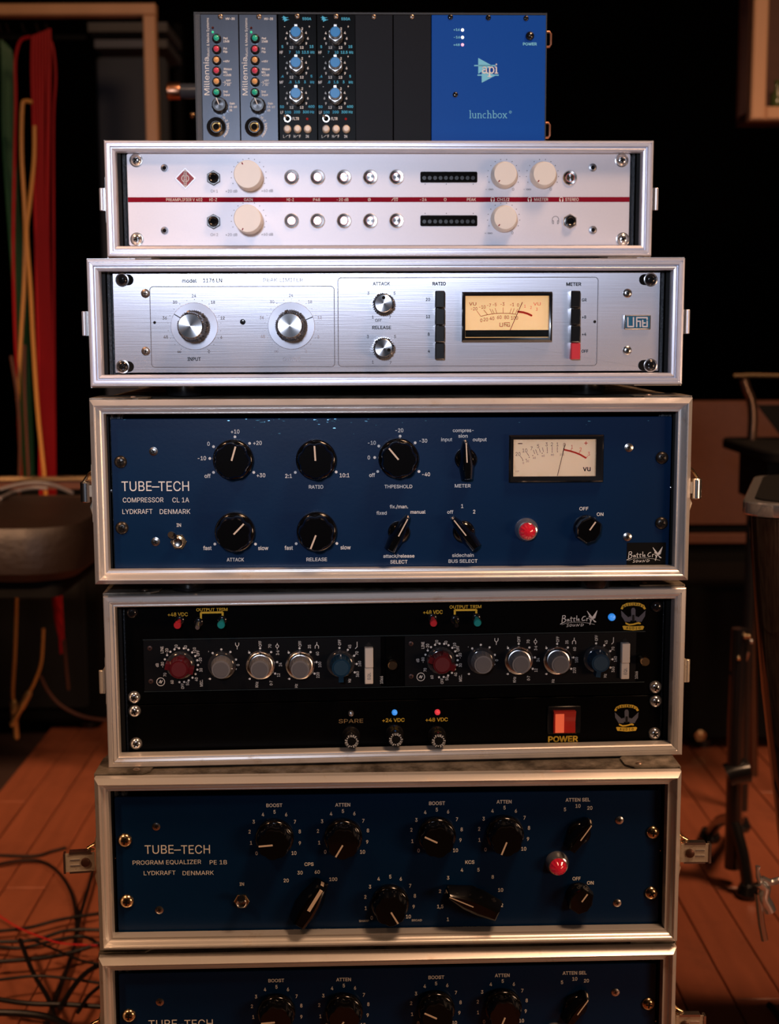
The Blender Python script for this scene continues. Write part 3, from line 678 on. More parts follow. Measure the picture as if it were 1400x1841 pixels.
for a_, b_ in (((435, 272), (417, 248)), ((465, 264), (448, 243)), ((487, 261), (475, 238)), ((495, 260), (485, 240)), ((507, 259), (499, 235)), ((535, 258), (535, 232)), ((565, 259), (572, 236)), ((576, 260), (585, 236)), ((590, 262), (600, 238))):
    U.line('brown', [C2(*a_), C2(*b_)], .8, zz)
def urei(CV, x, y, w_, h_, c, lw, z):
    f = lambda a_, b_: CV(x + a_ * w_, y + b_ * h_)
    U.line(c, [f(-.5, -.5), f(-.5, .5), f(-.22, .5), f(-.22, -.5)], lw, z); U.line(c, [f(-.06, .5), f(-.06, -.5), f(.46, -.5), f(.46, -.3)], lw, z)
    U.line(c, [f(-.06, -.1), f(.12, -.1), f(.12, .5)], lw, z); U.line(c, [f(.24, -.2), f(.24, .5), f(.46, .5), f(.46, -.1)], lw, z); U.line(c, [f(.24, .1), f(.36, .1)], lw, z)
urei(C2, 543, 309, 46, 17, 'brown', 1.1, zz)
MB().tube([(*U.p(C2(566, 336), .003), .003), (*U.p(C2(622, 208), .003), .003)], .00032, 6).build('needle', mat('dark_needle', (.10, .01, .005), .5), mo)
# badge
a = U.p(C2(1078, 330)); b = U.p(C2(1196, 266)); o = MB().slab(rrect(b[0] - a[0], b[1] - a[1], .0006, 2, (a[0] + b[0]) / 2, (a[1] + b[1]) / 2), 0, .003, .0005).build('maker_badge', NICKEL, t)
MB().slab(rrect(b[0] - a[0] - .0020, b[1] - a[1] - .0020, .0003, 2, (a[0] + b[0]) / 2, (a[1] + b[1]) / 2), .003, .0032).build('badge_field', mat('badge_blue', (.02, .14, .26), .3), o)
urei(C2, 1137, 298, 90, 40, 'silver', 2.6, .0038)
U.finish(t)

# ================================================================== BLUE KNOB FAMILY
def flute(a, n, d):     # scalloped outline
    c = abs(cos(a * n / 2)); return 1 - d * (1 - c ** .35)
def blue_knob(U, t, q, a, line=True, r=37):
    """round skirt with a faceted turret on top and an inlaid line; a = pointer angle from up"""
    k = U.k(q) / K * r / 37; u, v = U.p(q)
    R0 = 36.5 * k
    o = lathe_part('knob', [(R0 * .97, .3), (R0, 1.5), (R0, 6), (R0 * .97, 7.5), (R0 * .88, 8.6), (R0 * .5, 9.0), (0, 9.0)], BAKE, t, (u, v, 0), 64, key=('bk', round(R0)), rot=a)
    def tur():
        m_ = MB(); n = 70; rings = []
        for z, s_ in ((8.4, .90), (11, .90), (20.0, .84), (21.4, .79)):
            ring_ = []
            for i in range(n):
                th = 2 * pi * i / n
                m7 = (th + pi / 2) / (2 * pi / 7); fr = abs((m7 % 1) - .5) * 2       # 1 at lobe centres, 0 between
                rr = R0 * s_ * (1 - .085 * (1 - min(1, fr * 1.6)) ** 1.0)
                ring_.append((rr * cos(th) * K, rr * sin(th) * K, z * K))
            rings.append(ring_)
        m_.loft(rings); return m_
    tu = link('knob_turret', shared(('bt', round(R0)), tur, 'knob_turret', BAKE, 30), o)
    if line:
        link('pointer_line', shared(('bl', round(R0)), lambda: MB().box(-.0007, .0007, R0 * .04 * K, R0 * .76 * K, .0214, .0217), 'pointer_line', COLS['cream']), tu)
    return o
def chicken(U, t, q, a, L=36, tail=38, w_=13, r=20, h=17, lw=.0010, tw=.30):
    """round base with a long tapered pointer grip"""
    k = U.k(q); u, v = U.p(q); s_ = k / K
    key = ('ck', L, tail, w_, r, h)
    o = lathe_part('knob', [(r * s_, .3), (r * s_, 4), (r * s_ * .93, 5.6), (r * s_ * .5, 8), (0, 8.4)], BAKE, t, (u, v, 0), 48, key=key, rot=a)
    def g():
        def ol(f, sy): return [(-w_ * tw * f, L * .96 * sy), (w_ * tw * f, L * .96 * sy), (w_ * .95 * f, L * .2), (w_ * 1.05 * f, -tail * .3), (w_ * .8 * f, -tail * .97 * sy), (-w_ * .8 * f, -tail * .97 * sy), (-w_ * 1.05 * f, -tail * .3), (-w_ * .95 * f, L * .2)]
        m_ = MB(); m_.loft([[(x * k, y * k, z * K) for x, y in ol(f, sy)] for z, f, sy in ((2.0, 1, 1), (6, 1, 1), (h - 1.5, .55, .92), (h, .35, .88))]); return m_
    gr = link('knob_grip', shared(key + ('g',), g, 'knob_grip', BAKE, 25), o)
    link('pointer_line', shared(key + ('l', lw), lambda: MB().add([(-lw / 2, -L * .1 * k, (h + .1) * K), (lw / 2, -L * .1 * k, (h + .1) * K), (lw / 2, L * .86 * k, (h + .1) * K), (-lw / 2, L * .86 * k, (h + .1) * K),
        (lw / 2, L * .97 * k, .0062), (-lw / 2, L * .97 * k, .0062)], [(0, 1, 2, 3), (3, 2, 4, 5)]), 'pointer_line', COLS['cream']), gr)
    return o
def power_knob(U, t, q, a):
    k = U.k(q); u, v = U.p(q); s_ = k / K
    o = lathe_part('power_knob', [(24 * s_, .3), (24 * s_, 5), (22 * s_, 7), (0, 7.4)], BAKE, t, (u, v, 0), 40, key=('pk', round(s_, 2)), rot=a)
    def g():
        m_ = MB(); m_.loft([[(x * k, y * k, z * K) for x, y in ((-f * 12, 23 * e), (f * 12, 23 * e), (f * 21, 6), (f * 21, -8), (f * 11, -23 * e), (-f * 11, -23 * e), (-f * 21, -8), (-f * 21, 6))] for z, f, e in ((6.4, 1, 1), (14.5, .95, .95), (16, .85, .85))]); return m_
    gr = link('knob_grip', shared(('pkg', round(s_, 2)), g, 'knob_grip', BAKE, 25), o)
    link('pointer_line', shared(('pkl',), lambda: MB().box(-.0006, .0006, .0005, .0092, .0160, .0163), 'pointer_line', COLS['cream']), gr)
def lamp(U, t, q):
    k = U.k(q) / K; u, v = U.p(q)
    o = lathe_part('indicator_lamp', [(21 * k, 0), (21 * k, 2.5), (19.5 * k, 4.5), (17.0 * k, 9.0), (15 * k, 9.4), (14.5 * k, 8.4)], CHROME, t, (u, v, 0), 40, key=('lr', round(k, 2)))
    mod = lambda a, r, z: r * (1 + .05 * cos(a * 12)) if z > .0095 else r
    lathe_part('lamp_jewel', [(14.6 * k, 8.4), (14.4 * k, 11), (12.5 * k, 14), (8 * k, 16.4), (3 * k, 17.4), (0, 17.5)], JEWEL, o, n=48, mod=mod, key=('lj', round(k, 2)), ang=15)
def toggle(U, t, q, tip, black=True):
    k = U.k(q); s_ = k / K; u, v = U.p(q); p = U.p(tip, .016)
    o = link('toggle_switch', shared('tgn', lambda: MB().slab(circ(14.5 * k, 6), 0, .0022, .0004), 'toggle_switch', BRASS), t, (u, v, 0))
    lathe_part('toggle_collar', [(9.5 * s_, 2), (9.5 * s_, 5.4), (8 * s_, 6), (6 * s_, 5.4)], NICKEL, o, n=24, key='tgc')
    d = Vector((p[0] - u, p[1] - v, .016)); n_ = 8
    MB().tube([d * (.25 + .75 * i / n_) for i in range(n_ + 1)], .0015, 12, rr=[.0016 + .0018 * min(1, (i / n_) * 1.6) * (1 if i < n_ else .6) for i in range(n_ + 1)]).build('toggle_lever', BLKMET if black else CHROME, o)

# ================================================================== BLUE COMPRESSOR
U = case_unit('cl1a', .018)
t = panel(U, 'compressor', 'blue compressor with black knobs and a cream lit meter above a red lamp', 'compressor', 202.5, 1204.5, 751, 1026, BLUE, r=.0015, clear=case_clear('cl1a'))
T = U.T
for q, r in ((D1(272, 332), 11.5), (D1(278, 634), 11.8), (D2(1202, 269), 11.5), (D2(1200, 526), 11.5)): screw(U, t, q, r, OLDBLK)
for q in (D1(422, 284), D1(432, 697), D2(1072, 229), D2(1066, 580)): screw(U, t, q, 7.8, NICKEL, dome=.3)
T('TUBE', D1(345, 443), 17.5, 'white', 54); T('-', D1(432, 443), 17.5, 'white', 13.5); T('TECH', D1(515, 443), 17.5, 'white', 55)
T('COMPRESSOR', D1(375, 506), 8.6, 'white', 73); T('CL 1A', D1(547, 506), 8.6, 'white', 30); T('LYDKRAFT', D1(349, 559), 8.6, 'white', 54); T('DENMARK', D1(521, 559), 8.6, 'white', 55)
T('IN', D1(538, 621), 6.0, 'white', off=.01); toggle(U, t, D1(538, 697), D1(500, 664))
for x, y in ((697, 380), (680, 316), (697, 262), (795, 217), (862, 247), (881, 380), (1071, 380), (1258, 378), (703, 708), (889, 708), (1075, 706), (1261, 705)): U.dot('white', D1(x, y), 2.5, 14)
for x, y in ((85, 323), (73, 268), (89, 223), (173, 184), (232, 210), (247, 323)): U.dot('white', D2(x, y), 2.5, 14)
for s_, x, y in (('off', 670, 396), ('-10', 644, 315), ('0', 674, 249), ('+10', 796, 193), ('+20', 898, 245), ('+30', 914, 393), ('2:1', 1040, 396), ('10:1', 1296, 393), ('fast', 669, 726), ('slow', 924, 726), ('fast', 1041, 725), ('slow', 1301, 723)):
    T(s_, D1(x, y), 6.9, 'white', off=.012)
for s_, x, y, w_ in (('RATIO', 1166, 446, 26), ('ATTACK', 797, 779, 31), ('RELEASE', 1169, 778, 37)): T(s_, D1(x, y), 6.2, 'white', w_, off=.012)
for s_, x, y in (('off', 63, 337), ('0', 50, 268), ('-10', 62, 210), ('-20', 170, 161), ('-30', 264, 202), ('-40', 275, 334), ('1', 417, 459), ('2', 464, 481)): T(s_, D2(x, y), 6.6, 'white', off=.012)
for s_, x, y, w_ in (('THPESHOLD', 166, 382, 50), ('METER', 419, 379, 28.5), ('input', 356, 197, 20), ('compres-', 421, 161, 37.5), ('sion', 420, 183, 17), ('output', 486, 197, 25), ('fixed', 100, 486, 18.5), ('fix./man.', 168, 461, 33), ('manual', 243, 482, 27),
    ('attack/release', 168, 655, 56), ('SELECT', 168, 678, 31), ('off', 370, 482, 11), ('sidechain', 420, 652, 39), ('BUS SELECT', 420, 675, 52), ('OFF', 895, 469, 16), ('ON', 959, 491, 12)): T(s_, D2(x, y), 6.0, 'white', w_, off=.012)
for CV, b, p0, p1 in ((D1, (789, 320), (768, 345), (787, 277)), (D1, (1167, 320), (1157, 340), (1152, 266)), (D2, (166, 270), (172, 291), (125, 235)), (D1, (797, 650), (775, 681), (824, 630)), (D1, (1170, 648), (1160, 673), (1136, 735))):
    blue_knob(U, t, CV(*b), ang_to(U, CV(*p0), CV(*p1)))
chicken(U, t, D2(430, 273), R(3)); chicken(U, t, D2(168, 560), R(-28)); chicken(U, t, D2(422, 558), R(38))
power_knob(U, t, D2(905, 545), R(-35)); lamp(U, t, D2(669, 551))
mo = meter_body(U, t, 598, 970, 177, 363, 615, 940, 194, 341, D2, MFACE2, .006)
zz = .0007
U.line('black', [D2(637, 213), D2(652, 213)], 1.4, zz); U.line('redm', [D2(896, 211), D2(910, 211)], 1.2, zz); U.line('redm', [D2(903, 204), D2(903, 218)], 1.2, zz)
for s_, x, y in (('20', 636, 254), ('10', 663, 240), ('7', 689, 232), ('5', 715, 223), ('3', 748, 216), ('2', 769, 216), ('1', 791, 216), ('0', 818, 218)): T(s_, D2(x, y), 6.6, 'black', z=zz, cond=.85)
for s_, x, y in (('1', 848, 226), ('2', 882, 236), ('3', 914, 253)): T(s_, D2(x, y), 6.6, 'redm', z=zz, cond=.85)
for x, y in ((655, 279), (668, 275), (680, 267), (694, 260), (713, 256), (731, 251), (751, 248), (770, 246), (791, 245), (812, 246)): U.dot('black', D2(x, y), .9, 8, zz)
for s_, x, y in (('0', 657, 289), ('20', 673, 282), ('40', 700, 269), ('60', 735, 261), ('80', 771, 257), ('100', 809, 256)): T(s_, D2(x, y), 3.6, 'black', z=zz)
for a_, b_ in (((645, 262), (655, 276)), ((670, 248), (679, 262)), ((696, 238), (702, 254)), ((705, 236), (711, 252)), ((719, 232), (724, 248)), ((732, 228), (736, 246)), ((750, 226), (751, 244)), ((770, 226), (770, 242)), ((791, 226), (790, 242)), ((816, 228), (813, 244))): U.line('black', [D2(*a_), D2(*b_)], .8, zz)
for a_, b_ in (((846, 234), (842, 244)), ((880, 244), (874, 255)), ((910, 262), (902, 271))): U.line('redm', [D2(*a_), D2(*b_)], .8, zz)
U.line('redm', [D2(818, 237), D2(840, 242), D2(860, 248), D2(882, 257), D2(902, 269)], 3.0, zz)
T('vu', D2(906, 311), 9.0, 'black', 14, z=zz, off=.02); T('A.2P', D2(633, 322), 2.2, 'black', z=zz)
MB().tube([(*U.p(D2(791, 340), .003), .003), (*U.p(D2(822, 214), .003), .003)], .00028, 6).build('needle', BLKM, mo)
def battlecry(U, CV, x, y, s_, z):
    """hand drawn band name with a bird; origin at the left end of the lettering baseline"""
    f = lambda a, b: CV(x + a * s_, y + b * s_)
    def L(pts, w_=1.5): U.line('white', [f(*p) for p in pts], w_ * s_ * .42, z)
    L([(4, -26), (1, 0)], 2.4); L([(4, -26), (13, -27), (15, -20), (6, -15)], 2.4); L([(6, -15), (16, -12), (13, -3), (-6, 7)], 2.4)
    L([(27, -12), (22, -12), (20, -5), (27, -6), (28, -13), (30, -4)], 2.0); L([(37, -22), (36, -4), (40, -5)], 2.2); L([(32, -15), (43, -17)], 1.8); L([(49, -19), (47, -5), (51, -6)], 2.2); L([(44, -14), (54, -16)], 1.8)
    L([(59, -27), (58, -6)], 2.4); L([(63, -10), (69, -12), (65, -15), (62, -10), (64, -6), (70, -7)], 1.8)
    L([(92, -24), (84, -22), (78, -13), (81, -7), (91, -9)], 2.6); L([(98, -17), (97, -5)], 2.4); L([(98, -14), (105, -17)], 2.0); L([(108, -15), (112, -7)], 2.4); L([(118, -18), (109, 8)], 3.0)
    L([(0, 9), (20, 2), (45, -1), (75, -1), (100, 2), (128, 8)], .9)
    for i, st in enumerate((((28, 6), (22, 7), (21, 10), (26, 12), (25, 16), (18, 17)), ((35, 7), (31, 10), (32, 16), (38, 14), (39, 8), (35, 7)), ((45, 7), (43, 14), (48, 15), (52, 7), (51, 15)), ((57, 16), (60, 6), (64, 15), (70, 5)), ((76, 6), (74, 15), (83, 12), (85, 7), (75, 5)))): L(st, 1.5)
    for i in range(7):
        L([(112 + i * .8, -17 + i), (99 + i * 3.0, -44 + i * 3.4)], 1.9); L([(116 + i * .6, -16 + i * .5), (138 - i * 1.2, -46 + i * 4.6)], 1.9)
    L([(106, -23), (132, -2)], 3.2); L([(113, -10), (110, 6)], 3.4); L([(120, -12), (128, -2)], 3.0)
a = U.p(D2(1063, 691)); b = U.p(D2(1218, 602)); MB().slab(rrect(b[0] - a[0], b[1] - a[1], .0004, 2, (a[0] + b[0]) / 2, (a[1] + b[1]) / 2), .00005, .0003).build('black_sticker', BLKM, t)
battlecry(U, D2, 1069, 664, .98, .0006)
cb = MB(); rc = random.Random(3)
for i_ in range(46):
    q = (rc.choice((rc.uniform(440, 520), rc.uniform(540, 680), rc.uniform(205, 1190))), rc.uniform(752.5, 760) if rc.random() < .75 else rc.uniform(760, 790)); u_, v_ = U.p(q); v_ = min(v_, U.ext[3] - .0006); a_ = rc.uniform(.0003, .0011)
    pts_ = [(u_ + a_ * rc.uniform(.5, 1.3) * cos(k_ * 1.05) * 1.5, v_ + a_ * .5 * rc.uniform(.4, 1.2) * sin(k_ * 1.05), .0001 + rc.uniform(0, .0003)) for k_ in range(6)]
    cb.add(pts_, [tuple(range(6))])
o = cb.build('chip_glints', mat('pale_blue_chip_glint', (.10, .32, .48), .25, .3), t); o['kind'] = 'stuff'  # glints along the chipped top edge, painted as pale blue flecks
U.finish(t)

# ================================================================== BLACK DOUBLE UNIT AND POWER SUPPLY
U = case_unit('merc', .019)
ylo = 1258.5
t = panel(U, 'twin_preamplifier', 'black double preamplifier frame holding two knob strips, above the thin black power unit', 'preamplifier', 221, 1190, 1085, ylo - 1, BLKP, r=.0004, clear=(-.2, -.0085), cd=.24)
TF = t; extf = U.ext; T = U.T
for q in (E1(177, 135), E1(188, 537), E2(1200, 100), E2(1194, 463)): screw(U, t, q, 11.4, CHROME if q[1] > 1150 else BLKMET, dome=.75)
def tog(q, capm, tipq, r):
    u, v = U.p(q); p = U.p(tipq, .013); d = Vector((p[0] - u, p[1] - v, .013)); o = lathe_part('toggle_switch', [(4, 0), (4, 1.5), (3, 2.2), (2, 2.4)], BLKMET, t, (u, v, 0), 20, key='tg2')
    MB().tube([d * .1, d * .55, d * .56, d * .9, d], .002, 14, rr=[.0018, .0018, r * .8, r, r * .85]).build('toggle_cap', capm, o)
for CV, xs in ((E1, (404, 494, 606)), (E2, (193, 294, 390))):
    y = 170 if CV is E1 else 150
    tog(CV(xs[0], y), REDB, CV(xs[0] - 12 if CV is E1 else xs[0] + 5, y + 29), .0034)
    tog(CV(xs[1], y + 10), CHROME if CV is E1 else BLKMET, CV(xs[1] - 6 if CV is E1 else xs[1] + 8, y + 38), .0022)
    tog(CV(xs[2], y), TEAL, CV(xs[2] - 6 if CV is E1 else xs[2] + 6, y + 27), .0036)
T('+48 VDC', E1(395, 144), 6.6, 'yellow', 36, off=.01); T('+48 VDC', E2(195, 126), 6.6, 'yellow', 35, off=.01)
U.line('yellow', [E1(505, 166), E1(505, 136), E1(608, 134), E1(608, 158)], 3.6, cap=False); U.line('yellow', [E2(293, 137), E2(293, 117), E2(390, 116), E2(390, 140)], 3.6, cap=False)
for q, h_ in ((E1(506, 136), 0), (E1(607, 134), 0), (E2(293, 117), 0), (E2(390, 116), 0)): U.dot('yellow', q, 1.8, 4, .00025)
T('OUTPUT TRIM', E1(557, 121), 5.4, 'yellow', 56, off=.01); T('OUTPUT TRIM', E2(341, 102), 5.4, 'yellow', 57, off=.01)
battlecry(U, E2, 773, 172, 1.16, .0005)
lathe_part('blue_led', [(3.4, 0), (3.4, 1.5), (2.6, 3.4), (0, 4.2)], BLUELED, t, (*U.p(E2(998, 148)), 0), 18)
def mercenary(U, CV, x, y, s_):
    f = lambda a, b: CV(x + a * s_, y + b * s_)
    def P(c, pts, z=.0003): U.poly(c, [U.p(f(*p)) for p in pts], z)
    top = [(-58, -34), (-50, -50), (-30, -60), (0, -63), (30, -60), (50, -50), (58, -34)]; bot = [(50, -30), (42, -40), (26, -46), (0, -49), (-26, -46), (-42, -40), (-50, -30)]
    for i in range(6): P('yellow', [top[i], top[i + 1], bot[5 - i], bot[6 - i]])
    for i, ch in enumerate('MERCENARY'):
        a = -44 + i * 11; yy = -56 + (a * a) / 2000 * 13; T(ch, f(a, yy), 10.5 * s_ / (2.5 if CV is E2 else 2.64), 'black', z=.0005, off=.02, rot=-a * .55, cond=.75)
    P('steel', [(-9, -2), (-10, -30), (-5, -38), (5, -38), (10, -30), (10, -2), (16, 20), (-16, 20)])
    for sx in (-1, 1): P('steel', [(sx * 12, 0), (sx * 24, 5), (sx * 40, -10), (sx * 56, -26), (sx * 54, 0), (sx * 46, 12), (sx * 38, 26), (sx * 14, 26)])
    P('black', [(-5, -6), (5, -6), (6, 24), (-6, 24)], .0005)
    P('yellow', [(-36, 28), (-18, 36), (0, 34), (24, 27), (34, 31), (34, 37), (20, 36), (0, 41), (-20, 43), (-36, 36)])
    P('yellow', [(-50, 46), (-44, 44), (0, 47), (44, 44), (50, 48), (44, 62), (0, 66), (-44, 62)], .00032)
    for i, ch in enumerate('AUDIO'): T(ch, f(-28 + i * 14, 54 + (1 if i in (1, 2, 3) else 0)), 11 * s_ / 2.5, 'black', z=.0005, off=.01)
mercenary(U, E2, 1095, 144, .98)
a = U.p(E1(236, 507)); b = U.p(E2(1149, 214)); uL = a[0]; uR = b[0]; vB = (a[1] + U.p(E2(1147, 440))[1]) / 2; vT = (b[1] + U.p(E1(238, 264))[1]) / 2
mb = MB(); e = .0004
mb.box(uL, uR, vT, vT + e, 0, .0012).box(uL, uR, vB - e, vB, 0, .0012); mb.build('bright_opening_edge', mat('thin_bright_edge', (.12, .16, .17), .35, .8), t)
mid0 = U.p(E2(-18, 350))[0]; mid1 = U.p(E2(66, 350))[0]
MB().slab(rrect(mid1 - mid0 - .0006, vT - vB - .0006, .0006, 2, (mid0 + mid1) / 2, (vT + vB) / 2), .0001, .0012).build('centre_strip', BLKP, t)
for x, y in ((10, 280), (50, 281), (14, 425), (50, 428)):
    screw(U, t, E2(x, y), 4.6, BLKMET, dome=.3)
o = lathe_part('thumb_screw', [(3.2, 0), (3.2, 3), (4.0, 3.6), (4.3, 12), (3.6, 13), (0, 13)], BRASS, t, (*U.p(E2(10, 352)), 0), 24, key='thumb')
lathe_part('thumb_screw', [(3.2, 0), (3.2, 3), (4.0, 3.6), (4.3, 12), (3.6, 13), (0, 13)], BRASS, t, (*U.p((1154, 1184)), 0), 24, key='thumb')
U.finish(t)

# one knob strip, built at the left place, copied to the right
MU = Unit(U.o - U.dn * .0012, U.yaw, 0); T = MU.T; q0 = E1(790, 385)
mod0 = thing('equalizer_module', 'black knob strip left of the centre thumb screw, its red knob furthest left', 'module', MU.M, 'black knob strips')
wM = mid0 - uL - .004
MB().slab(rrect(wM - .0008, vT - vB - .0010, .0004, 2, uL + wM / 2, (vT + vB) / 2), -.0010, 0, .0002).build('front_plate', mat('dark_slate_strip', (.0055, .006, .0075), .38, spec=.2), mod0)
for q in (E1(262, 305), E1(267, 462)): screw(MU, mod0, q, 4.4, mat('rusty_small_screw', (.09, .05, .045), .45, .6), dome=.3)
for s_, x, y in (('LINE', 320, 312), ('dB', 297, 385), ('-20', 343, 318), ('10', 387, 296), ('40', 432, 300), ('+10', 474, 314), ('OFF', 491, 328), ('-20', 502, 362), ('30', 505, 408), ('40', 483, 452), ('MIC.', 507, 470), ('50', 441, 472), ('OFF', 418, 484), ('60', 368, 465), ('70', 334, 430), ('-80', 322, 383),
    ('-', 540, 320), ('0', 681, 384), ('+', 543, 450), ('-', 730, 318), ('OFF', 786, 283), ('70', 832, 294), ('3·6', 869, 326), ('24', 882, 382), ('12', 873, 432), ('0·7', 838, 470), ('KHz', 770, 477), ('+', 732, 450),
    ('-', 918, 318), ('OFF', 975, 283), ('35', 1020, 297), ('60', 1058, 330), ('100', 1069, 382), ('220', 1060, 432), ('Hz', 957, 483), ('+', 920, 450), ('OFF', 1163, 277), ('45', 1211, 297), ('70', 1245, 328), ('160', 1258, 378), ('360', 1248, 428), ('Hz', 1210, 458), ('1066', 1362, 455)):
    T(s_, E1(x, y), 5.2, 'white', rot=90, off=.005, cond=.8)
def ring_dots(c, r, a0, a1, n, rad=2.0):
    for i in range(n):
        a = R(a0 + (a1 - a0) * i / (n - 1)); MU.dot('white', E1(c[0] + r * cos(a), c[1] - r * sin(a)), rad, 12)
ring_dots((410, 385), 81, 160, -95, 17); ring_dots((606, 378), 68, 132, -60, 6); ring_dots((788, 385), 80, 132, -30, 5); ring_dots((975, 385), 80, 132, -30, 5); ring_dots((1165, 382), 79, 92, -28, 5)
for x, y in ((548, 450), (737, 450), (925, 450)): MU.dot('white', E1(x, y), 1.8)
MU.line('white', [E1(314 + 19 * cos(R(a)), 464 + 19 * sin(R(a))) for a in range(0, 360, 20)], 1.1, closed=True, cap=False); MU.line('white', [E1(306, 470), E1(313, 456), E1(315, 472), E1(322, 458)], 1.2)
MU.line('white', [E1(677, 310), E1(677, 298), E1(669, 289), E1(669, 278)], 1.1); MU.line('white', [E1(677, 298), E1(685, 289), E1(685, 278)], 1.1)
MU.line('white', [E1(867 + 7 * cos(R(a)), 295 + 7 * sin(R(a))) for a in range(0, 360, 30)], 1.1, closed=True, cap=False); MU.line('white', [E1(867, 280), E1(867, 288)], 1.1); MU.line('white', [E1(867, 302), E1(867, 310)], 1.1)
MU.line('white', [E1(1047, 305), E1(1047, 294), E1(1055, 287), E1(1063, 294), E1(1063, 305)], 1.2); MU.line('white', [E1(1055, 287), E1(1055, 277)], 1.2)
MU.line('white', [E1(1238, 306), E1(1246, 298), E1(1246, 275)], 1.2)
def skirt(q, r, mt, ringr=None):
    k = MU.k(q); u, v = MU.p(q); s_ = k / K
    return lathe_part('knob', [(r * s_, .2), (r * s_, 1.4), (r * s_ * .93, 3.0), (r * s_ * .70, 4.2), (0, 4.4)], mt, mod0, (u, v, 0), 48, key=('nk', r, mt.name))
fl_ = lambda n, d: (lambda a, r, z: r * (1 - d * (.5 - .5 * cos(a * n))) if .0045 < z < .0155 and r > .004 else r)
def marconi(q, col, face, r, ringed, a, wing=False):
    o = skirt(q, 27 if ringed else 26, SPUN if ringed else CLEAR); o.rotation_euler[2] = 0
    k = MU.k(q) / K
    b = lathe_part('knob_body', [(19.5 * k, 4.2), (18.5 * k, 7), (17.2 * k, 15), (16.4 * k, 16.5), (0, 16.6)], col, o, n=72, mod=fl_(18, .08), key=('nb', col.name))
    lathe_part('knob_face', [(13.5 * k, 16.6), (13.2 * k, 16.9), (0, 16.9)], face, o, n=32, key=('nf', face.name))
    ln = MB().box(-.0003, .0003, .0100, .0128, .0040, .0044) if ringed else MB().box(-.0004, .0004, .0075, .0100, .0070, .0076)
    ln.build('pointer_line', COLS['black'] if ringed else COLS['white'], o)
    if wing:
        m_ = MB(); n = 8
        for aa in (R(0), R(180)):
            m_.box(.0070, .0126, -.0028, .0028, .0045, .0150, M=Matrix.Rotation(aa, 4, 'Z'))
        m_.box(-.0026, .0026, .007, .0105, .0045, .0140); m_.build('knob_wings', col, o)
    o.rotation_euler[2] = a
marconi(E1(408, 385), REDK, mat('dark_red_face', (.10, .006, .010), .5), 1, False, R(-12), True)
marconi(E1(605, 385), GREYK, GREYF, 1, False, R(-100))
marconi(E1(787, 385), GREYK, GREYF, 1, True, 0); marconi(E1(976, 385), GREYK, GREYF, 1, True, 0)
marconi(E1(1168, 378), BLUEK, mat('petrol_blue_face', (.003, .035, .075), .5), 1, False, 0)
o = [c for c in COL.objects if c.parent == mod0 and c.name.startswith('knob')][-1]
MB().box(-.0022, .0022, -.0135, -.0075, .0045, .0150).build('knob_tail', BLUEK, o)
for y0, y1, nm in ((297, 391, 1), (393, 469, 2)):
    a = MU.p(E1(1282, y1)); b = MU.p(E1(1321, y0)); o = MB().slab(rrect(b[0] - a[0], b[1] - a[1], .0006, 2, (a[0] + b[0]) / 2, (a[1] + b[1]) / 2), 0, .005 if nm == 2 else .0062, .0006).build('push_key', IVORY, mod0)
MU.T('EQL', E1(1302, 430), 5.6, 'grey', rot=90, z=.0053)
MU.dot('black', E1(1301, 288), 5, 4)
MU.finish(mod0)
index_kids(); mod1 = copy_tree(mod0); mod1['label'] = 'black knob strip right of the centre thumb screw, ending below the winged emblem'
mod1.matrix_world = mod0.matrix_world @ Matrix.Translation((mid1 - uL, 0, 0))
# shrink nothing: same parts, only turned a little
for c in [o for o in COL.objects if o.parent == mod1 and o.name.startswith('knob')]: c.rotation_euler[2] += R(-8)

t = panel(U, 'power_supply', 'thin black power supply with three fuse holders and a glowing red rocker switch', 'power supply', 221, 1190, ylo + 1, 1351, BLKP, r=.0004, clear=(case_clear('merc')[0], -.05), cd=.24); T = U.T
for q in (E1(190, 603), E1(197, 757), E2(1195, 526), E2(1190, 672)): screw(U, t, q, 11.4, CHROME, dome=.75)
for q, mt in ((E1(1217, 614), CHROME), ((709, 1280.5), BLUELED), (E2(215, 575), REDLED)):
    o = lathe_part('led', [(2.6, 0), (2.6, 1.5), (2.0, 3.4), (0, 4.0)], mt, t, (*U.p(q), 0), 18, key=('led', mt.name))
T('SPARE', E1(1217, 650), 7.2, 'gold', 44); T('+24 VDC', (707, 1294.5), 6.4, 'yellow', 40, off=.012); T('+48 VDC', E2(212, 609), 6.6, 'yellow', 40, off=.012); T('POWER', E2(780, 696), 9.8, 'yellow', 54, off=.03)
for fx, fy in (E1(1217, 716), (709, 1318), E2(212, 676)):
    u, v = U.p((fx, fy)); o = lathe_part('fuse_holder', [(8.2, 0), (8.2, 2.5), (7.6, 3.2), (7.2, 9), (6.9, 18), (6.2, 19.5), (0, 19.5)], BLK, t, (u, v, 0), 40, key='fuse')
    V2 = Unit(U.o - U.dn * .0196, U.yaw, 0); tt = 'FUSE+FUSE+'
    for i, ch in enumerate(tt + 'FUSE+'):
        a = R(120 - i * 24); V2.T(ch, (fx, fy), 4.0, 'white', rot=math.degrees(a) - 90, off=.015, at=(.0050 * cos(a), .0050 * sin(a)))
    for c, mb in V2.t.items(): mb.build('lettering', COLS[c], o, (0, 0, .0196))
    V2.t = {}
    MB().slab(circ(.0020, 16), .0195, .0198).build('fuse_slot', BLKM, o)
a = U.p(E2(708, 672)); b = U.p(E2(858, 545)); o = MB().slab(rrect(b[0] - a[0], b[1] - a[1], .001, 2, (a[0] + b[0]) / 2, (a[1] + b[1]) / 2), 0, .0022, .0006).build('rocker_housing', BLK, t)
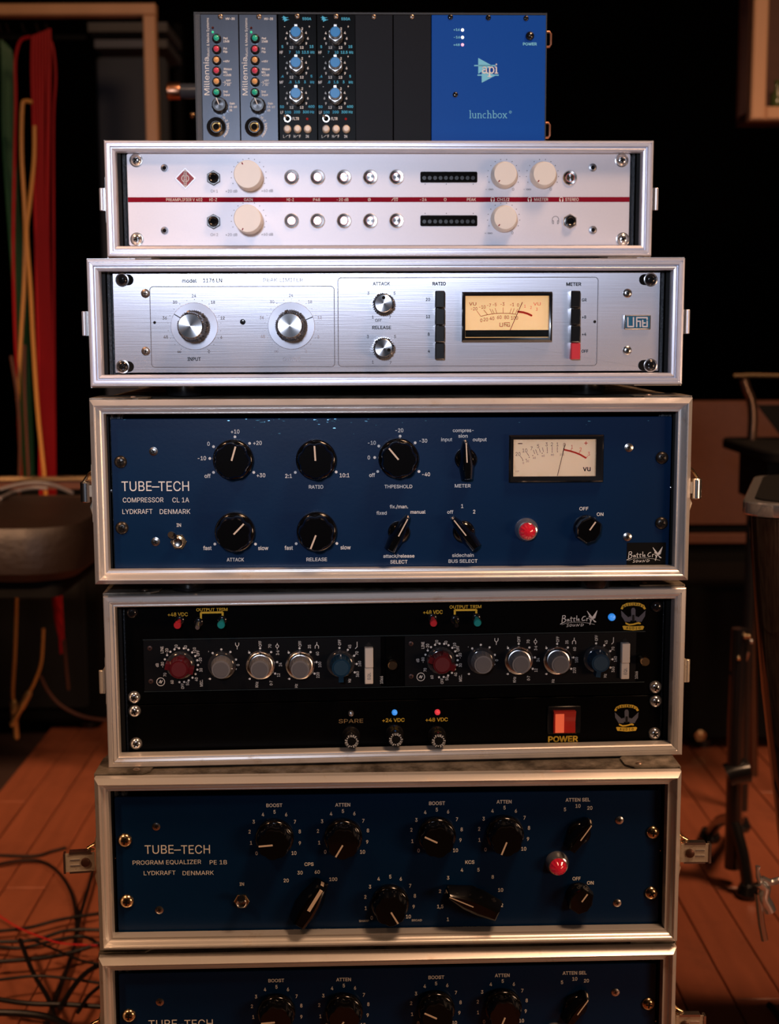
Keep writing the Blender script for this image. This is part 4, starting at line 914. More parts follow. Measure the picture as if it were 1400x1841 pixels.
a = U.p(E2(733, 664)); b = U.p(E2(832, 563)); ym = (a[1] + b[1]) / 2
MB().loft([[(x, a[1], .0022), (x, ym, .0022), (x, b[1], .0022), (x, b[1], .0072), (x, ym, .0040), (x, a[1], .0046)] for x in (a[0], b[0])]).build('rocker_paddle', ROCK, o)
MB().box(a[0] + .0012, a[0] + (b[0] - a[0]) * .46, a[1] + .0008, b[1] - .0014, .0058, .0063, M=Matrix.Translation((0, 0, .0002))).build('rocker_glow', mat('glowing_neon_lamp', (.8, .2, .1), .3, emis=(1, .12, .05), es=.35), o)
mercenary(U, E2, 1065, 600, .95)
U.finish(t)

# ================================================================== BLUE EQUALIZERS
U = case_unit('pe1b', .018)
t = panel(U, 'equalizer', 'dark blue equalizer fully in view, with two wide pointer knobs and a red lamp', 'equalizer', 208.5, 1187, 1427, 1682, BLUE, r=.0020, clear=case_clear('pe1b')); T = U.T
for q, r in ((F1(309, 368), 12.8), (F1(317, 620), 12.8), (F2(1114, 330), 12.3), (F2(1107, 576), 12.3)): screw(U, t, q, r, BRASS, dome=.6)
for q in (F1(438, 312), F1(451, 656), F2(978, 281), F2(969, 617)): screw(U, t, q, 7.4, NICKEL, dome=.3)
T('TUBE', F1(450, 406), 16, 'white', 52); T('-', F1(525, 406), 16, 'white', 12.5); T('TECH', F1(600, 406), 16, 'white', 52)
T('PROGRAM EQUALIZER', F1(482, 459), 7.8, 'white', 123); T('PE 1B', F1(694, 459), 7.8, 'white', 31); T('LYDKRAFT', F1(452, 503), 7.8, 'white', 57); T('DENMARK', F1(611, 503), 7.8, 'white', 56)
T('IN', F1(791, 549), 6, 'white', off=.01); toggle(U, t, F1(791, 618), F1(788, 610))
for s_, q, w_ in (('BOOST', F1(925, 224), 29), ('ATTEN', F1(1207, 222), 27), ('CPS', F1(1068, 467), 16.5), ('LOW FREQUENCY', F1(1073, 741), 71), ('BANDWIDTH', (701.5, 1671), 51), ('BOOST', F2(238, 212), 29), ('ATTEN', F2(510, 206), 27), ('ATTEN SEL', F2(809, 198), 44), ('KCS', F2(371, 451), 16.5), ('HIGH FREQUENCY', F2(370, 719), 70), ('OFF', F2(804, 518), 14.5), ('ON', F2(860, 535), 12)):
    T(s_, q, 6.2, 'white', w_, off=.018)
T('SHARP', F1(1295, 701), 3.8, 'white', 18); T('BROAD', F2(156, 687), 3.8, 'white', 18)
nums = [(F1, ((852, 422), (829, 379), (823, 333), (840, 292), (878, 262), (926, 251), (974, 262), (1010, 292), (1030, 332), (1030, 380), (1006, 421))),
 (F1, ((1135, 416), (1110, 378), (1105, 330), (1122, 290), (1159, 259), (1208, 248), (1255, 258), (1292, 288), (1311, 328), (1308, 375), (1289, 416))),
 (F2, ((163, 404), (138, 366), (134, 320), (154, 280), (190, 249), (237, 238), (283, 246), (319, 277), (338, 318), (333, 362), (313, 403))),
 (F2, ((435, 400), (410, 361), (409, 316), (427, 275), (463, 243), (512, 230), (558, 243), (593, 271), (611, 312), (607, 357), (590, 397))),
 (F2, ((-27, 677), (-51, 638), (-53, 592), (-34, 551), (1, 519), (48, 510), (91, 519), (129, 547), (148, 588), (143, 632), (122, 672)))]
for CV, ps in nums:
    for i, p in enumerate(ps): T(str(i), CV(*p), 6.6, 'white', off=.015, cond=.85)
for CV, l_ in ((F1, (('20', 974, 534), ('30', 1031, 502), ('60', 1102, 499), ('100', 1168, 529))), (F2, (('1', 282, 683), ('1,5', 251, 631), ('2', 250, 569), ('3', 283, 515), ('4', 339, 483), ('5', 406, 482), ('8', 464, 511), ('10', 496, 564), ('12', 496, 626), ('5', 757, 237), ('10', 810, 223), ('20', 858, 231)))):
    for s_, x, y in l_: T(s_, CV(x, y), 6.4, 'white', off=.015, cond=.9)
for CV, b, p0, p1 in ((F1, (927, 352), (915, 407), (857, 412)), (F1, (1209, 350), (1205, 403), (1178, 448)), (F2, (236, 338), (247, 393), (192, 368)), (F2, (511, 332), (528, 383), (507, 433)), (F2, (47, 612), (48, 665), (75, 708))):
    blue_knob(U, t, CV(*b), ang_to(U, CV(*p0), CV(*p1)), r=35)
chicken(U, t, F2(812, 330), R(-35), L=34, tail=33, w_=15, r=21, h=17)
chicken(U, t, F1(1074, 614), R(-31), L=46, tail=44, w_=23, r=22, h=20, lw=.0030, tw=.48); chicken(U, t, F2(368, 592), R(66), L=48, tail=58, w_=22, r=22, h=20, tw=.30)  # first knob's widened cream line also paints the highlight on its tip
power_knob(U, t, F2(812, 585), R(-35)); lamp(U, t, F2(724, 452))
U.finish(t)
index_kids(); t2 = copy_tree(t); t2['label'] = 'dark blue equalizer at the bottom edge of the photo, its lower half cut off'; t['group'] = t2['group'] = 'blue equalizers'
t2.matrix_world = case_unit('last', .018).M @ Matrix.Translation((0, .0006, 0))

# ================================================================== DESKTOP BOX WITH MODULES
zt = .1853 * SCL
U = Unit((-.0203, 1.331, zt), .0265, 0); T = U.T
def X(px): return U.p((px, 140))[0]
vTop = U.p((665, 25.5))[1]; vBot = .0015
x0, x1 = X(350.5), X(982)
t = thing('module_rack', 'black desktop module rack with a royal blue power panel, on top of the stack', 'module rack', U.M)
mb = MB().box(x0, x1, vTop - .0002, vTop + .0016, -.20, 0).box(x0, x1, vBot - .0015, vBot + .001, -.20, 0).box(x0, x0 + .0015, vBot, vTop, -.20, 0).box(x1 - .0015, x1, vBot, vTop, -.20, 0).box(x0, x1, vBot, vTop, -.202, -.20); mb.build('housing', mat('black_textured_housing', (.014, .015, .017), .5, bump=(900, .4, .0005)), t)
MB().box(x0 + .0015, X(362.3), vBot + .001, vTop - .0005, -.0012, 0.0002).build('side_flange', mat('dark_textured_flange', (.05, .055, .065), .5, bump=(900, .6, .0006)), t)
def modpanel(nm, xa, xb, mt, parent, z=.0016):
    a, b = X(xa), X(xb); return MB().slab(rrect(b - a, vTop - vBot - .0018, .0004, 2, (a + b) / 2, (vTop + vBot) / 2), -.0012, z, .0003).build(nm, mt, parent)
pb = modpanel('blue_power_panel', 775.3, 979.5, BLUE2, t); tag(pb, 'royal blue power panel')
for xa, xb, sx_ in ((638.8, 705.8, 671.5), (707.2, 774.4, 740)):
    p_ = modpanel('blank_panel', xa, xb, BLKB, t); sc_ = screw(U, p_, (sx_, 30.8), 4.4, BRONZE, dome=.5); sc_.location.z = .0016
for q in (A2(697, 79), A2(948, 83), A2(1197, 87), A2(730, 592)): screw(U, pb, q, 4.8, BLKMET, dome=.5).location.z = .0016
U2 = Unit(U.o - U.dn * .0016, U.yaw, 0); T = U2.T
for y, mt in ((162, WHITELED), (211, WHITELED), (260, PINKLED)):
    lathe_part('led', [(1.5, 0), (1.4, .5), (0, .9)], mt, pb, (*U2.p(A2(778, y)), .0016), 14)
lathe_part('power_led', [(4.2, 0), (4.0, 1.6), (2.6, 3.0), (0, 3.4)], BLK, pb, (*U2.p(A2(1224, 202)), .0016), 24)
for s_, x, y in (('+16', 739, 160), ('-16', 741, 210), ('+48', 739, 260)): T(s_, A2(x, y), 3.8, 'lcyan', 11.5, off=.025)
T('POWER', A2(1224, 255), 4.6, 'lcyan', 25, off=.03)
for i in (0, 1):    # serifs under the word
    pass
P2 = lambda *p: U2.p(A2(*p))
U2.poly('lcyan', [P2(882, 347), P2(882, 452), P2(975, 398)], .0002); U2.poly('lcyan', [P2(905, 430), P2(905, 512), P2(1000, 462)], .00025)
U2.line('lcyan', [A2(855, 398), A2(998, 398)], 2.2, .0002, cap=False); U2.line('lcyan', [A2(877, 461), A2(1018, 461)], 2.2, .0002, cap=False)
def slabtext(U_, CV, word, x, base, xh, lw, c, z, sp=1.0):
    """slab-serif lower case drawn with strokes: x-height xh, pen width lw, all in crop pixels"""
    h = xh; A = xh * 1.62; Ds = xh * .55; w_ = xh * .9; px = x
    def S(pts, ww=1.0): U_.line(c, [CV(px + a * sp, base - b) for a, b in pts], lw * ww, z)
    def ser(a, b, l=.22): S([(a - l * w_, b), (a + l * w_, b)], .62)
    def bowl(a0, a1, cx, cy, rx, ry, n=10): S([(cx + rx * cos(R(a0 + (a1 - a0) * i / n)), cy + ry * sin(R(a0 + (a1 - a0) * i / n))) for i in range(n + 1)], .85)
    for ch in word:
        adv = w_
        if ch == 'a': bowl(150, 0, w_ * .42, h * .66, w_ * .30, h * .34); S([(w_ * .72, h * .66), (w_ * .72, h * .10), (w_ * .9, 0)]); bowl(70, 330, w_ * .40, h * .27, w_ * .30, h * .27); adv = w_ * 1.0
        elif ch == 'p': S([(w_ * .2, h), (w_ * .2, -Ds)]); ser(w_ * .2, -Ds, .28); ser(w_ * .1, h, .12); bowl(150, -150, w_ * .52, h * .5, w_ * .34, h * .5); adv = w_ * 1.02
        elif ch == 'i': S([(w_ * .22, h), (w_ * .22, 0)]); ser(w_ * .22, 0); ser(w_ * .12, h, .12); S([(w_ * .22, h * 1.42), (w_ * .22, h * 1.44)], 1.3); adv = w_ * .5
        elif ch == 'l': S([(w_ * .22, A), (w_ * .22, 0)]); ser(w_ * .22, 0); ser(w_ * .12, A, .12); adv = w_ * .5
        elif ch == 'u': S([(w_ * .2, h), (w_ * .2, h * .28)]); bowl(180, 350, w_ * .46, h * .28, w_ * .26, h * .28); S([(w_ * .74, h), (w_ * .74, 0)]); ser(w_ * .1, h, .12); ser(w_ * .66, h, .10); ser(w_ * .82, 0, .12); adv = w_ * 1.02
        elif ch == 'n': S([(w_ * .22, h), (w_ * .22, 0)]); bowl(160, 0, w_ * .50, h * .68, w_ * .26, h * .32); S([(w_ * .76, h * .68), (w_ * .76, 0)]); ser(w_ * .22, 0, .18); ser(w_ * .76, 0, .18); ser(w_ * .12, h, .12); adv = w_ * 1.05
        elif ch == 'c': bowl(50, 310, w_ * .42, h * .5, w_ * .34, h * .5); adv = w_ * .82
        elif ch == 'h': S([(w_ * .22, A), (w_ * .22, 0)]); bowl(160, 0, w_ * .50, h * .68, w_ * .26, h * .32); S([(w_ * .76, h * .68), (w_ * .76, 0)]); ser(w_ * .22, 0, .18); ser(w_ * .76, 0, .18); ser(w_ * .12, A, .12); adv = w_ * 1.05
        elif ch == 'b': S([(w_ * .2, A), (w_ * .2, 0)]); ser(w_ * .1, A, .12); bowl(150, -150, w_ * .50, h * .5, w_ * .32, h * .5); adv = w_ * .98
        elif ch == 'o': bowl(0, 360, w_ * .45, h * .5, w_ * .36, h * .5, 16); adv = w_ * .95
        elif ch == 'x': S([(w_ * .12, h), (w_ * .78, 0)]); S([(w_ * .74, h), (w_ * .14, 0)], .8); ser(w_ * .18, 0, .16); ser(w_ * .78, 0, .16); ser(w_ * .16, h, .16); ser(w_ * .74, h, .16); adv = w_ * .95
        px += adv * sp
slabtext(U2, A2, 'api', 905, 448, 40, 2.3, 'white', .0005, 1.2)
slabtext(U2, A2, 'lunchbox', 822, 745, 30, 1.25, 'lcyan', .0002, 1.28)
U2.line('lcyan', [A2(1095 + 8 * cos(R(a)), 706 + 8 * sin(R(a))) for a in range(0, 360, 40)], .6, .0002, closed=True, cap=False); T('R', A2(1095, 706), 2.2, 'lcyan')
U2.finish(pb)
for c in KIDX or []: pass
for o in [o for o in COL.objects if o.parent == pb and o.name.startswith('lettering')]: o.location.z = .0016
for vy in (64, 229):
    p = U.p((981, vy)); MB().tube([(x1 - .0005, p[1] + .006, -.012), (x1 + .004, p[1] + .006, -.012), (x1 + .0055, p[1] + .004, -.012), (x1 + .0055, p[1] - .006, -.012), (x1 + .004, p[1] - .008, -.012), (x1 - .0005, p[1] - .008, -.012)], .0012, 8).build('side_hook', mat('coppery_wire', (.45, .2, .12), .35, .8), t)

# preamp module
def colored_cap(mt): return mt
m1 = thing('preamplifier_module', 'dark grey preamplifier module at the left end of the module rack', 'module', U.M, 'grey preamplifier modules')
modpanel('front_plate', 362.8, 430.3, GREYP, m1); U1 = Unit(U.o - U.dn * .0016, U.yaw, 0); T = U1.T; zo = .0016
def lift(parent, z):
    for o in [o for o in COL.objects if o.parent == parent and o.name.startswith('lettering')]: o.location.z = z
screw(U, m1, A1(240, 88), 4.8, BRONZE, dome=.5).location.z = zo
T('HV-35', A1(313, 101), 3.8, 'white', 16, off=.02); T('Millennia', A1(133, 540), 9.4, 'white', 66, rot=90); T('Music & Media Systems', A1(143, 242), 4.3, 'white', 67, rot=90)
for s_, x, y in (('Pad', 277, 250), ('15dB', 283, 273), ('Pol', 275, 328), ('Flip', 276, 352), ('+48V', 284, 425), ('Ribbon', 294, 485), ('Mic', 276, 508), ('+10dB', 291, 530), ('-3', 267, 585), ('HPF', 300, 573), ('80', 300, 604), ('Inst', 277, 656), ('Input', 286, 681), ('Gain', 328, 747), ('15-60', 334, 773), ('dB', 316, 799)):
    T(s_, A1(x, y), 3.6, 'white', off=.015, cond=.9)
U1.line('white', [A1(268, 612), A1(286, 591), A1(323, 591)], .6, cap=False)
U1.arc('Hi-Z Instrument', A1(207, 926), 21.5, 52, -50, 4.2, off=.015)
for y, mt in ((170, mat('dark_red_lens', (.06, .005, .005), .2)), (203, GREENLED)): lathe_part('led', [(1.2, 0), (1.1, .8), (0, 1.2)], mt, m1, (*U1.p(A1(180, y)), zo), 12)
for y, mt in ((250, GRNB), (333, REDL), (416, ORGB), (497, REDL), (579, ORGB), (661, GRNB)):
    o = lathe_part('push_button', [(4.4, 0), (4.4, 2.5), (4.0, 3.4), (2.9, 4.8), (2.6, 4.8)], BLK, m1, (*U1.p(A1(211, y + 6)), zo), 24, key='pmb')
    lathe_part('button_lens', [(2.7, 4.0), (2.6, 6.0), (1.8, 6.8), (0, 7.0)], mt, o, n=20, key=('pml', mt.name))
mod = lambda a, r, z: r * (1 + .04 * (1 if int(a / (2 * pi) * 24) % 2 else -1)) if .001 < z < .009 and r > .006 else r
o = lathe_part('gain_knob', [(7.6, .3), (7.4, 4), (6.8, 10), (6.0, 11), (0, 11)], BLK, m1, (*U1.p(A1(235, 768)), zo), 48, mod, key='gk', rot=R(22))
MB().box(-.0004, .0004, 0, .0066, .0110, .0113).build('pointer_line', COLS['white'], o); lathe_part('knob_cap', [(4.2, 11), (4.2, 11.1), (0, 11.2)], mat('dark_spun_cap', (.03, .03, .033), .25, .6, aniso=(.8, 'Z')), o, n=24, key='gkc')
o = lathe_part('jack', [(9.2, 0), (9.2, 1.2), (8.4, 1.8), (6.2, 1.2), (5.4, 2.2), (4.9, 2.2), (4.6, .6)], BLK, m1, (*U1.p(A1(207, 927)), zo), 40, key='pj')
lathe_part('jack_sleeve', [(4.6, .6), (4.5, 2.4), (3.9, 2.8), (2.9, 2.6), (2.9, .8)], GOLD, o, n=30, key='pjs'); lathe_part('jack_hole', [(2.9, .7), (2.9, .9), (0, .9)], BLKM, o, n=20, key='pjh')
U1.finish(m1); lift(m1, zo)
# equalizer module
m3 = thing('equalizer_module', 'black three knob equalizer module, third slot of the module rack', 'module', U.M, 'black blue-capped equalizer modules')
modpanel('front_plate', 501, 569.5, BLKP, m3)
screw(U, m3, A1(823, 85), 4.8, BRONZE, dome=.5).location.z = zo
P1 = lambda *p: U1.p(A1(*p))
U1.poly('cyan', [P1(716, 78), P1(716, 108), P1(748, 94)], .0002); U1.poly('cyan', [P1(724, 98), P1(724, 124), P1(758, 108)], .00022); U1.line('cyan', [A1(706, 92), A1(755, 92)], .8, .0002, cap=False); U1.line('cyan', [A1(712, 108), A1(762, 108)], .8, .0002, cap=False)
T('550A', A1(897, 101), 4.4, 'cyan', 16, off=.02)
for s_, x, y in (('-', 727, 160), ('+', 916, 158), ('-', 727, 388), ('+', 916, 386), ('-', 727, 617), ('+', 918, 614), ('FLTR', 813, 863), ('L', 722, 998), ('F', 767, 998), ('H', 803, 998), ('F', 845, 998), ('IN', 900, 998), ('HF', 702, 357), ('MF', 704, 585), ('LF', 707, 815)): T(s_, A1(x, y), 4.8, 'white', off=.02, cond=.75)
U1.line('white', [A1(733, 1004), A1(748, 990), A1(756, 990)], .7); U1.line('white', [A1(812, 1004), A1(826, 990), A1(836, 990)], .7)
for cy in (245, 472, 702):
    for s_, x, y in (('4', -75, -35), ('6', -83, 5), ('9', -72, 45), ('12', -40, 75), ('2', 42, -68), ('4', 71, -37), ('6', 85, 5), ('9', 73, 45), ('12', 38, 75)): T(s_, A1(820 + x, cy + y), 4.2, 'white', off=.02, cond=1.0)
for s_, x, y in (('5', 711, 314), ('15', 933, 313), ('7', 767, 356), ('10', 828, 356), ('12.5', 886, 356), ('kHz', 940, 356), ('.4', 710, 540), ('5', 932, 539), ('.8', 770, 583), ('1.5', 825, 583), ('3', 882, 583), ('kHz', 938, 584), ('50', 707, 772), ('400', 932, 770), ('100', 753, 814), ('200', 822, 812), ('300', 890, 812), ('Hz', 938, 812)):
    T(s_, A1(x, y), 4.4, 'cyan', off=.02, cond=1.0 if s_ != 'kHz' else .7)
for cy in (247, 474, 704):
    u, v = U1.p(A1(820, cy)); o = lathe_part('knob', [(7.2, .2), (7.2, 8), (6.4, 9.5), (6.4, 12)], mat('translucent_grey_skirt', (.10, .10, .11), .2, coat=.5), m3, (u, v, zo), 32, key='apk')
    def pent():
        ol = [(-6.3, 2.5), (-1.6, 5.6), (-1.4, 9.0), (1.4, 9.0), (1.6, 5.6), (6.3, 2.5), (6.3, -3.5), (0, -7.8), (-6.3, -3.5)]
        m_ = MB(); m_.loft([[(x * s_ * K, y * s_ * K, z * K) for x, y in ol] for z, s_ in ((11, 1.0), (17, 1.0), (19.5, .92))]); return m_
    link('pointer_ring', shared('apr', pent, 'pointer_ring', mat('satin_silver_ring', (.75, .75, .74), .28, .8), 25), o)
    lathe_part('ring_neck', [(6.4, 18), (5.8, 19.5), (5.2, 24), (5.2, 25.5), (4.7, 26.2)], mat('satin_silver_ring', (.75, .75, .74), .28, .8), o, n=24, key='apn')
    lathe_part('knob_cap', [(4.8, 25), (4.8, 26.6), (4.4, 27), (0, 27)], SKYB, o, n=28, key='apc')
o = lathe_part('filter_toggle', [(3.9, 0), (3.9, 1.0), (3.4, 1.6), (2.4, 1.6), (2.2, .8)], NICKEL, m3, (*U1.p(A1(750, 864)), zo), 28, key='apt')
lathe_part('toggle_hole', [(2.3, .5), (2.2, .9), (0, .9)], BLKM, o, n=20)
MB().tube([(0, 0, .0005), (-.0012, .0008, .006), (-.0018, .0012, .009)], .001, 10, rr=[.0008, .0011, .0014]).build('toggle_lever', NICKEL, o)
lathe_part('led', [(1.2, 0), (1.1, .8), (0, 1.2)], mat('dim_red_led', (.2, .01, .01), .2, emis=(1, .02, .03), es=.12), m3, (*U1.p(A1(900, 865)), zo), 12)
for x in (750, 827, 904): lathe_part('push_button', [(3.6, 0), (3.6, 5), (2.9, 7.5), (2.3, 8), (0, 8)], IVORY, m3, (*U1.p(A1(x, 946)), zo), 24, key='apb')
U1.finish(m3); lift(m3, zo)
index_kids()
dm = X(431.5) - X(362.8)
m2 = copy_tree(m1); m2.matrix_world = U.M @ Matrix.Translation((dm, 0, 0)); m2['label'] = 'lighter grey preamplifier module in the second slot, beside the blue-capped knobs'
m4 = copy_tree(m3); m4.matrix_world = U.M @ Matrix.Translation((X(570.5) - X(501), 0, 0)); m4['label'] = 'black three knob equalizer module, fourth slot, beside the blank panels'


# ================================================================== BACKGROUND
def X3(px, py, Y): return at(px, py, Y)
def spline(pts, n=8):
    P = [Vector(p) for p in pts]; P = [P[0] * 2 - P[1]] + P + [P[-1] * 2 - P[-2]]; out = []
    for i in range(1, len(P) - 2):
        for k in range(n):
            t_ = k / n; a, b, c, d = P[i - 1:i + 3]
            out.append(.5 * ((2 * b) + (c - a) * t_ + (2 * a - 5 * b + 4 * c - d) * t_ ** 2 + (3 * b - a - 3 * c + d) * t_ ** 3))
    return out + [P[-2]]
def fl_pt(px, py, h=.004):
    d = CF * FPX + CR * (px - 700) + CU * (920.5 - py); return d * ((FLOOR + h) / d.z)
# opening trim at the upper left
def bar(px0, py0, px1, py1, Y, th, mt, name, parent=None, vert=False):
    a = at(px0, py0, Y); b = at(px1, py1, Y)
    return MB().slab([(a.x, a.z), (b.x, a.z), (b.x, b.z), (a.x, b.z)], 0, th, .003, M=Matrix.Translation((0, Y + th, 0)) @ Matrix.Rotation(pi / 2, 4, 'X')).build(name, mt, parent)
Yt = 3.1
tr = bar(-90, 27, 278, 5, Yt, .035, WOODT, 'trim_1'); tr['kind'] = 'structure'
a = at(256, 27, Yt); b = at(278, 27, Yt); tr2 = MB().slab([(a.x, FLOOR), (b.x, FLOOR), (b.x, a.z), (a.x, a.z)], 0, .035, .003, M=Matrix.Translation((0, Yt + .035, 0)) @ Matrix.Rotation(pi / 2, 4, 'X')).build('trim_2', WOODT); tr2['kind'] = 'structure'
# shelving and screen seen through the opening
sh = thing('storage_shelf', 'grey metal shelf behind the wooden opening at the upper left', 'shelf', Matrix.Translation((-.85, 3.7, FLOOR)))
GREYB = mat('blue_grey_metal', (.16, .165, .19), .5, .3); NAVY = mat('dusky_blue_grey_cloth', (.055, .065, .085), .9)
M0 = Matrix.Translation((.85, -3.7, -FLOOR))
for y0, y1, xa in ((40, 57, 158), (71, 86, 170)):
    a = at(xa, y1, 3.55); b = at(300, y0, 3.55); MB().box(a.x, b.x, 3.55, 3.80, a.z, b.z, M=M0).build('shelf_board', GREYB, sh)
a = at(300, 40, 3.55)
for x_ in (a.x - .02, a.x + .35): MB().box(x_, x_ + .02, 3.79, 3.83, FLOOR, a.z + .05, M=M0).build('shelf_post', BLKM, sh)
sc = thing('acoustic_screen', 'dull blue grey cloth screen standing right of the hanging cables', 'screen', Matrix.Translation((-.75, 3.45, FLOOR)))
a = at(186, 440, 3.45); b = at(300, 105, 3.45)
MB().slab(rrect(b.x - a.x, b.z - FLOOR - .06, .01, 3, (a.x + b.x) / 2, (b.z + FLOOR + .06) / 2), 0, .05, .006, M=Matrix.Translation((.75, .025, -FLOOR)) @ Matrix.Rotation(pi / 2, 4, 'X')).build('cloth_panel', NAVY, sc)
for x_ in (a.x + .01, b.x - .03): MB().box(x_ + .75, x_ + .77, -.09, .12, 0, .06).build('foot', BLKM, sc)
# hanging cables, one object each
CB = {'red': mat('red_cable', (.36, .008, .012), .5, spec=.2), 'green': mat('green_cable', (.012, .10, .035), .5), 'yellow': mat('ochre_cable', (.55, .26, .06), .45), 'dark': mat('dull_brown_cable', (.09, .03, .015), .5), 'black': mat('black_cable', (.003, .003, .0035), .45, spec=.25), 'grey': mat('grey_cable', (.16, .15, .16), .5), 'tan': mat('faded_tan_cable', (.20, .14, .09), .5)}
def hang(name, col, pts, rp, Y, label, group=None, tips=()):
    P = [at(x, y, Y) for i, (x, y) in enumerate(pts)]; r = rp * Y / FPX
    o = thing(name, label, 'cable', Matrix.Translation(P[0]), group)
    q = [p - P[0] for p in spline(P)]
    MB().tube(q, r, 8).build('cable_jacket', CB[col], o)
    for e in tips:
        a, b = (q[0], q[3]) if e == 0 else (q[-1], q[-4]); d = (a - b).normalized()
        MB().tube([a - d * .005, a, a + d * .035, a + d * .04, a + d * .075, a + d * .08], r, 12, rr=[r * 1.2, r * 2.1, r * 2.3, r * 1.7, r * 1.6, r * .8]).build('plug', mat('brass_plug', (.55, .36, .14), .35, .7), o)
    return o
for i in range(7):
    x = 56 + i * 5.2; top = 64 - i * 2.0
    hang('hanging_cable', 'red', [(x + 2, top), (x + 1 + i * .3, top + 60), (x + 2 + random.uniform(-2, 2), 220), (64 + i * 3.8, 420), (68 + i * 4.0, 600), (72 + i * 4.2, 760), (74 + i * 4.2, 900), (92 + i * 2.6, 1040 + (i % 3) * 25), (106 + i * 1.2, 1100 + (i % 4) * 25)], 2.5, 2.80 + i * .009, 'red cable in the thick bundle hanging at the upper left', 'red bundle cables')
hang('hanging_cable', 'red', [(54, 66), (38, 72), (30, 92), (27, 122), (28, 200), (24, 420), (26, 560), (32, 700), (38, 860)], 2.8, 2.785, 'red cable looping out left of the red bundle')
hang('hanging_cable', 'red', [(88, 66), (96, 90), (100, 140), (96, 220), (96, 420), (97, 640), (99, 900)], 2.2, 2.872, 'thin dark red cable hanging right of the red bundle')
for i in range(6):
    hang('hanging_cable', 'green', [(2 + i * 2.2, 72 + i * 2), (4 + i * 3.6, 110), (6 + i * 3.8, 250), (16 + i * 4, 400), (26 + i * 4.2, 540), (34 + i * 4, 700), (40 + i * 4, 880)], 2.4, 2.865 + i * .009, 'green cable in the bundle at the left edge of the photo', 'green bundle cables')
hang('hanging_cable', 'yellow', [(58, 184), (46, 182), (40, 194), (39, 280), (45, 390), (44, 500), (37, 620), (32, 720)], 3.6, 2.765, 'ochre cable whose loop bends over in front of the green bundle')
hang('hanging_cable', 'yellow', [(62, 226), (61, 290), (53, 370), (48, 420), (55, 520), (60, 620), (68, 740), (80, 858), (84, 920)], 3.6, 2.752, 'ochre cable crossing down to the right over the red bundle')
hang('hanging_cable', 'dark', [(20, 640), (32, 720), (36, 800), (34, 900)], 3.0, 2.738, 'dull red brown cable below the ochre loop')
hang('hanging_cable', 'dark', [(44, 620), (44, 700), (48, 790), (52, 870)], 3.0, 2.725, 'dull brown cable hanging between the two ochre cables')
hang('hanging_cable', 'yellow', [(30, 960), (30, 1060), (27, 1170), (23, 1240), (24, 1262)], 3.2, 2.70, 'ochre cable ending in a brass plug near the floor at the left edge', tips=(1,))
hang('hanging_cable', 'yellow', [(78, 1130), (74, 1190), (62, 1226), (52, 1246)], 3.0, 2.66, 'short ochre cable with a plug slanting down to the left', tips=(1,))
hang('hanging_cable', 'dark', [(72, 1215), (88, 1245), (112, 1270), (150, 1288), (200, 1296)], 3.0, 2.72, 'brown cable curving right towards the stack above the floor')
hang('hanging_cable', 'dark', [(115, 1150), (119, 1200), (123, 1240)], 3.0, 2.74, 'brown cable end hanging below the red bundle')
rk = thing('cable_hook_rail', 'dark rail with hooks holding the hanging cables', 'rail', Matrix.Translation((-.8, 2.93, at(0, 60, 2.9).z)))
MB().box(-.35, .16, .012, .022, -.004, .006).build('rail_bar', BLKM, rk)
for x_ in (50, 75, 92, 8, 22):
    p = at(x_, 60, 2.9); MB().tube([(p.x + .8, .0, 0), (p.x + .8, -.06, -.002), (p.x + .8, -.075, .01)], .003, 8).build('hook', BLKMET, rk)
# black cabinet behind the cables
sp = thing('speaker_cabinet', 'black cabinet on the floor behind the hanging cable ends', 'cabinet', Matrix.Translation((-1.1, 3.2, FLOOR)))
MB().slab(rrect(.86, .54, .02, 4, .02, .285), -.11, .22, .012, M=Matrix.Rotation(pi / 2, 4, 'X')).build('cabinet_body', BLKM, sp)
MB().slab(rrect(.78, .46, .01, 3, .02, .285), .22, .226, .002, M=Matrix.Rotation(pi / 2, 4, 'X')).build('front_grille', mat('black_grille_cloth', (.005, .005, .005), .95), sp)
for x_ in (-.36, .40):
    for y_ in (-.18, .07): MB().lathe([(.02, 0), (.022, .016), (0, .016)], 14, M=Matrix.Translation((x_, y_, 0))).build('foot', BLK, sp)
# table edge and padded bench at the left
a = at(-160, 858, 2.62); b = at(262, 858, 2.62)
tb = thing('side_table', 'dark table with a thin brass edge behind the padded bench', 'table', Matrix.Translation(((a.x + b.x) / 2, 2.645, FLOOR)))
hh = at(60, 860, 2.62).z - FLOOR; wx = (b.x - a.x) / 2
MB().box(-wx, wx, -.018, .022, hh - .022, hh - .001).build('table_top', BROWN, tb); MB().box(-wx, wx, -.025, -.0182, hh - .004, hh + .003).build('edge_strip', BRASS, tb)
for x_ in (-wx + .01, wx - .035):
    for y_ in (-.014,): MB().box(x_, x_ + .03, y_, y_ + .03, 0, hh - .03).build('leg', BLKM, tb)
ZB = -.303; zc = ZB - FLOOR; be = thing('padded_bench', 'dark leather padded bench with rounded corners, left of the blue compressor', 'bench', Matrix.Translation((-.88, 2.37, FLOOR)))
rings = []
for z_, d_ in ((zc - .10, .02), (zc - .085, .004), (zc - .03, 0), (zc - .010, .010), (zc - .002, .035), (zc, .08)): rings.append([(x_, y_, z_) for x_, y_ in inset(rrect(.74, .44, .09, 6), d_)])
MB().loft(rings).build('cushion', mat('dark_brown_leather', (.013, .0065, .004), .5, bump=(60, .4, .003)), be)
MB().slab(rrect(.66, .36, .02, 3), zc - .13, zc - .10, .004).build('seat_frame', BLKM, be)
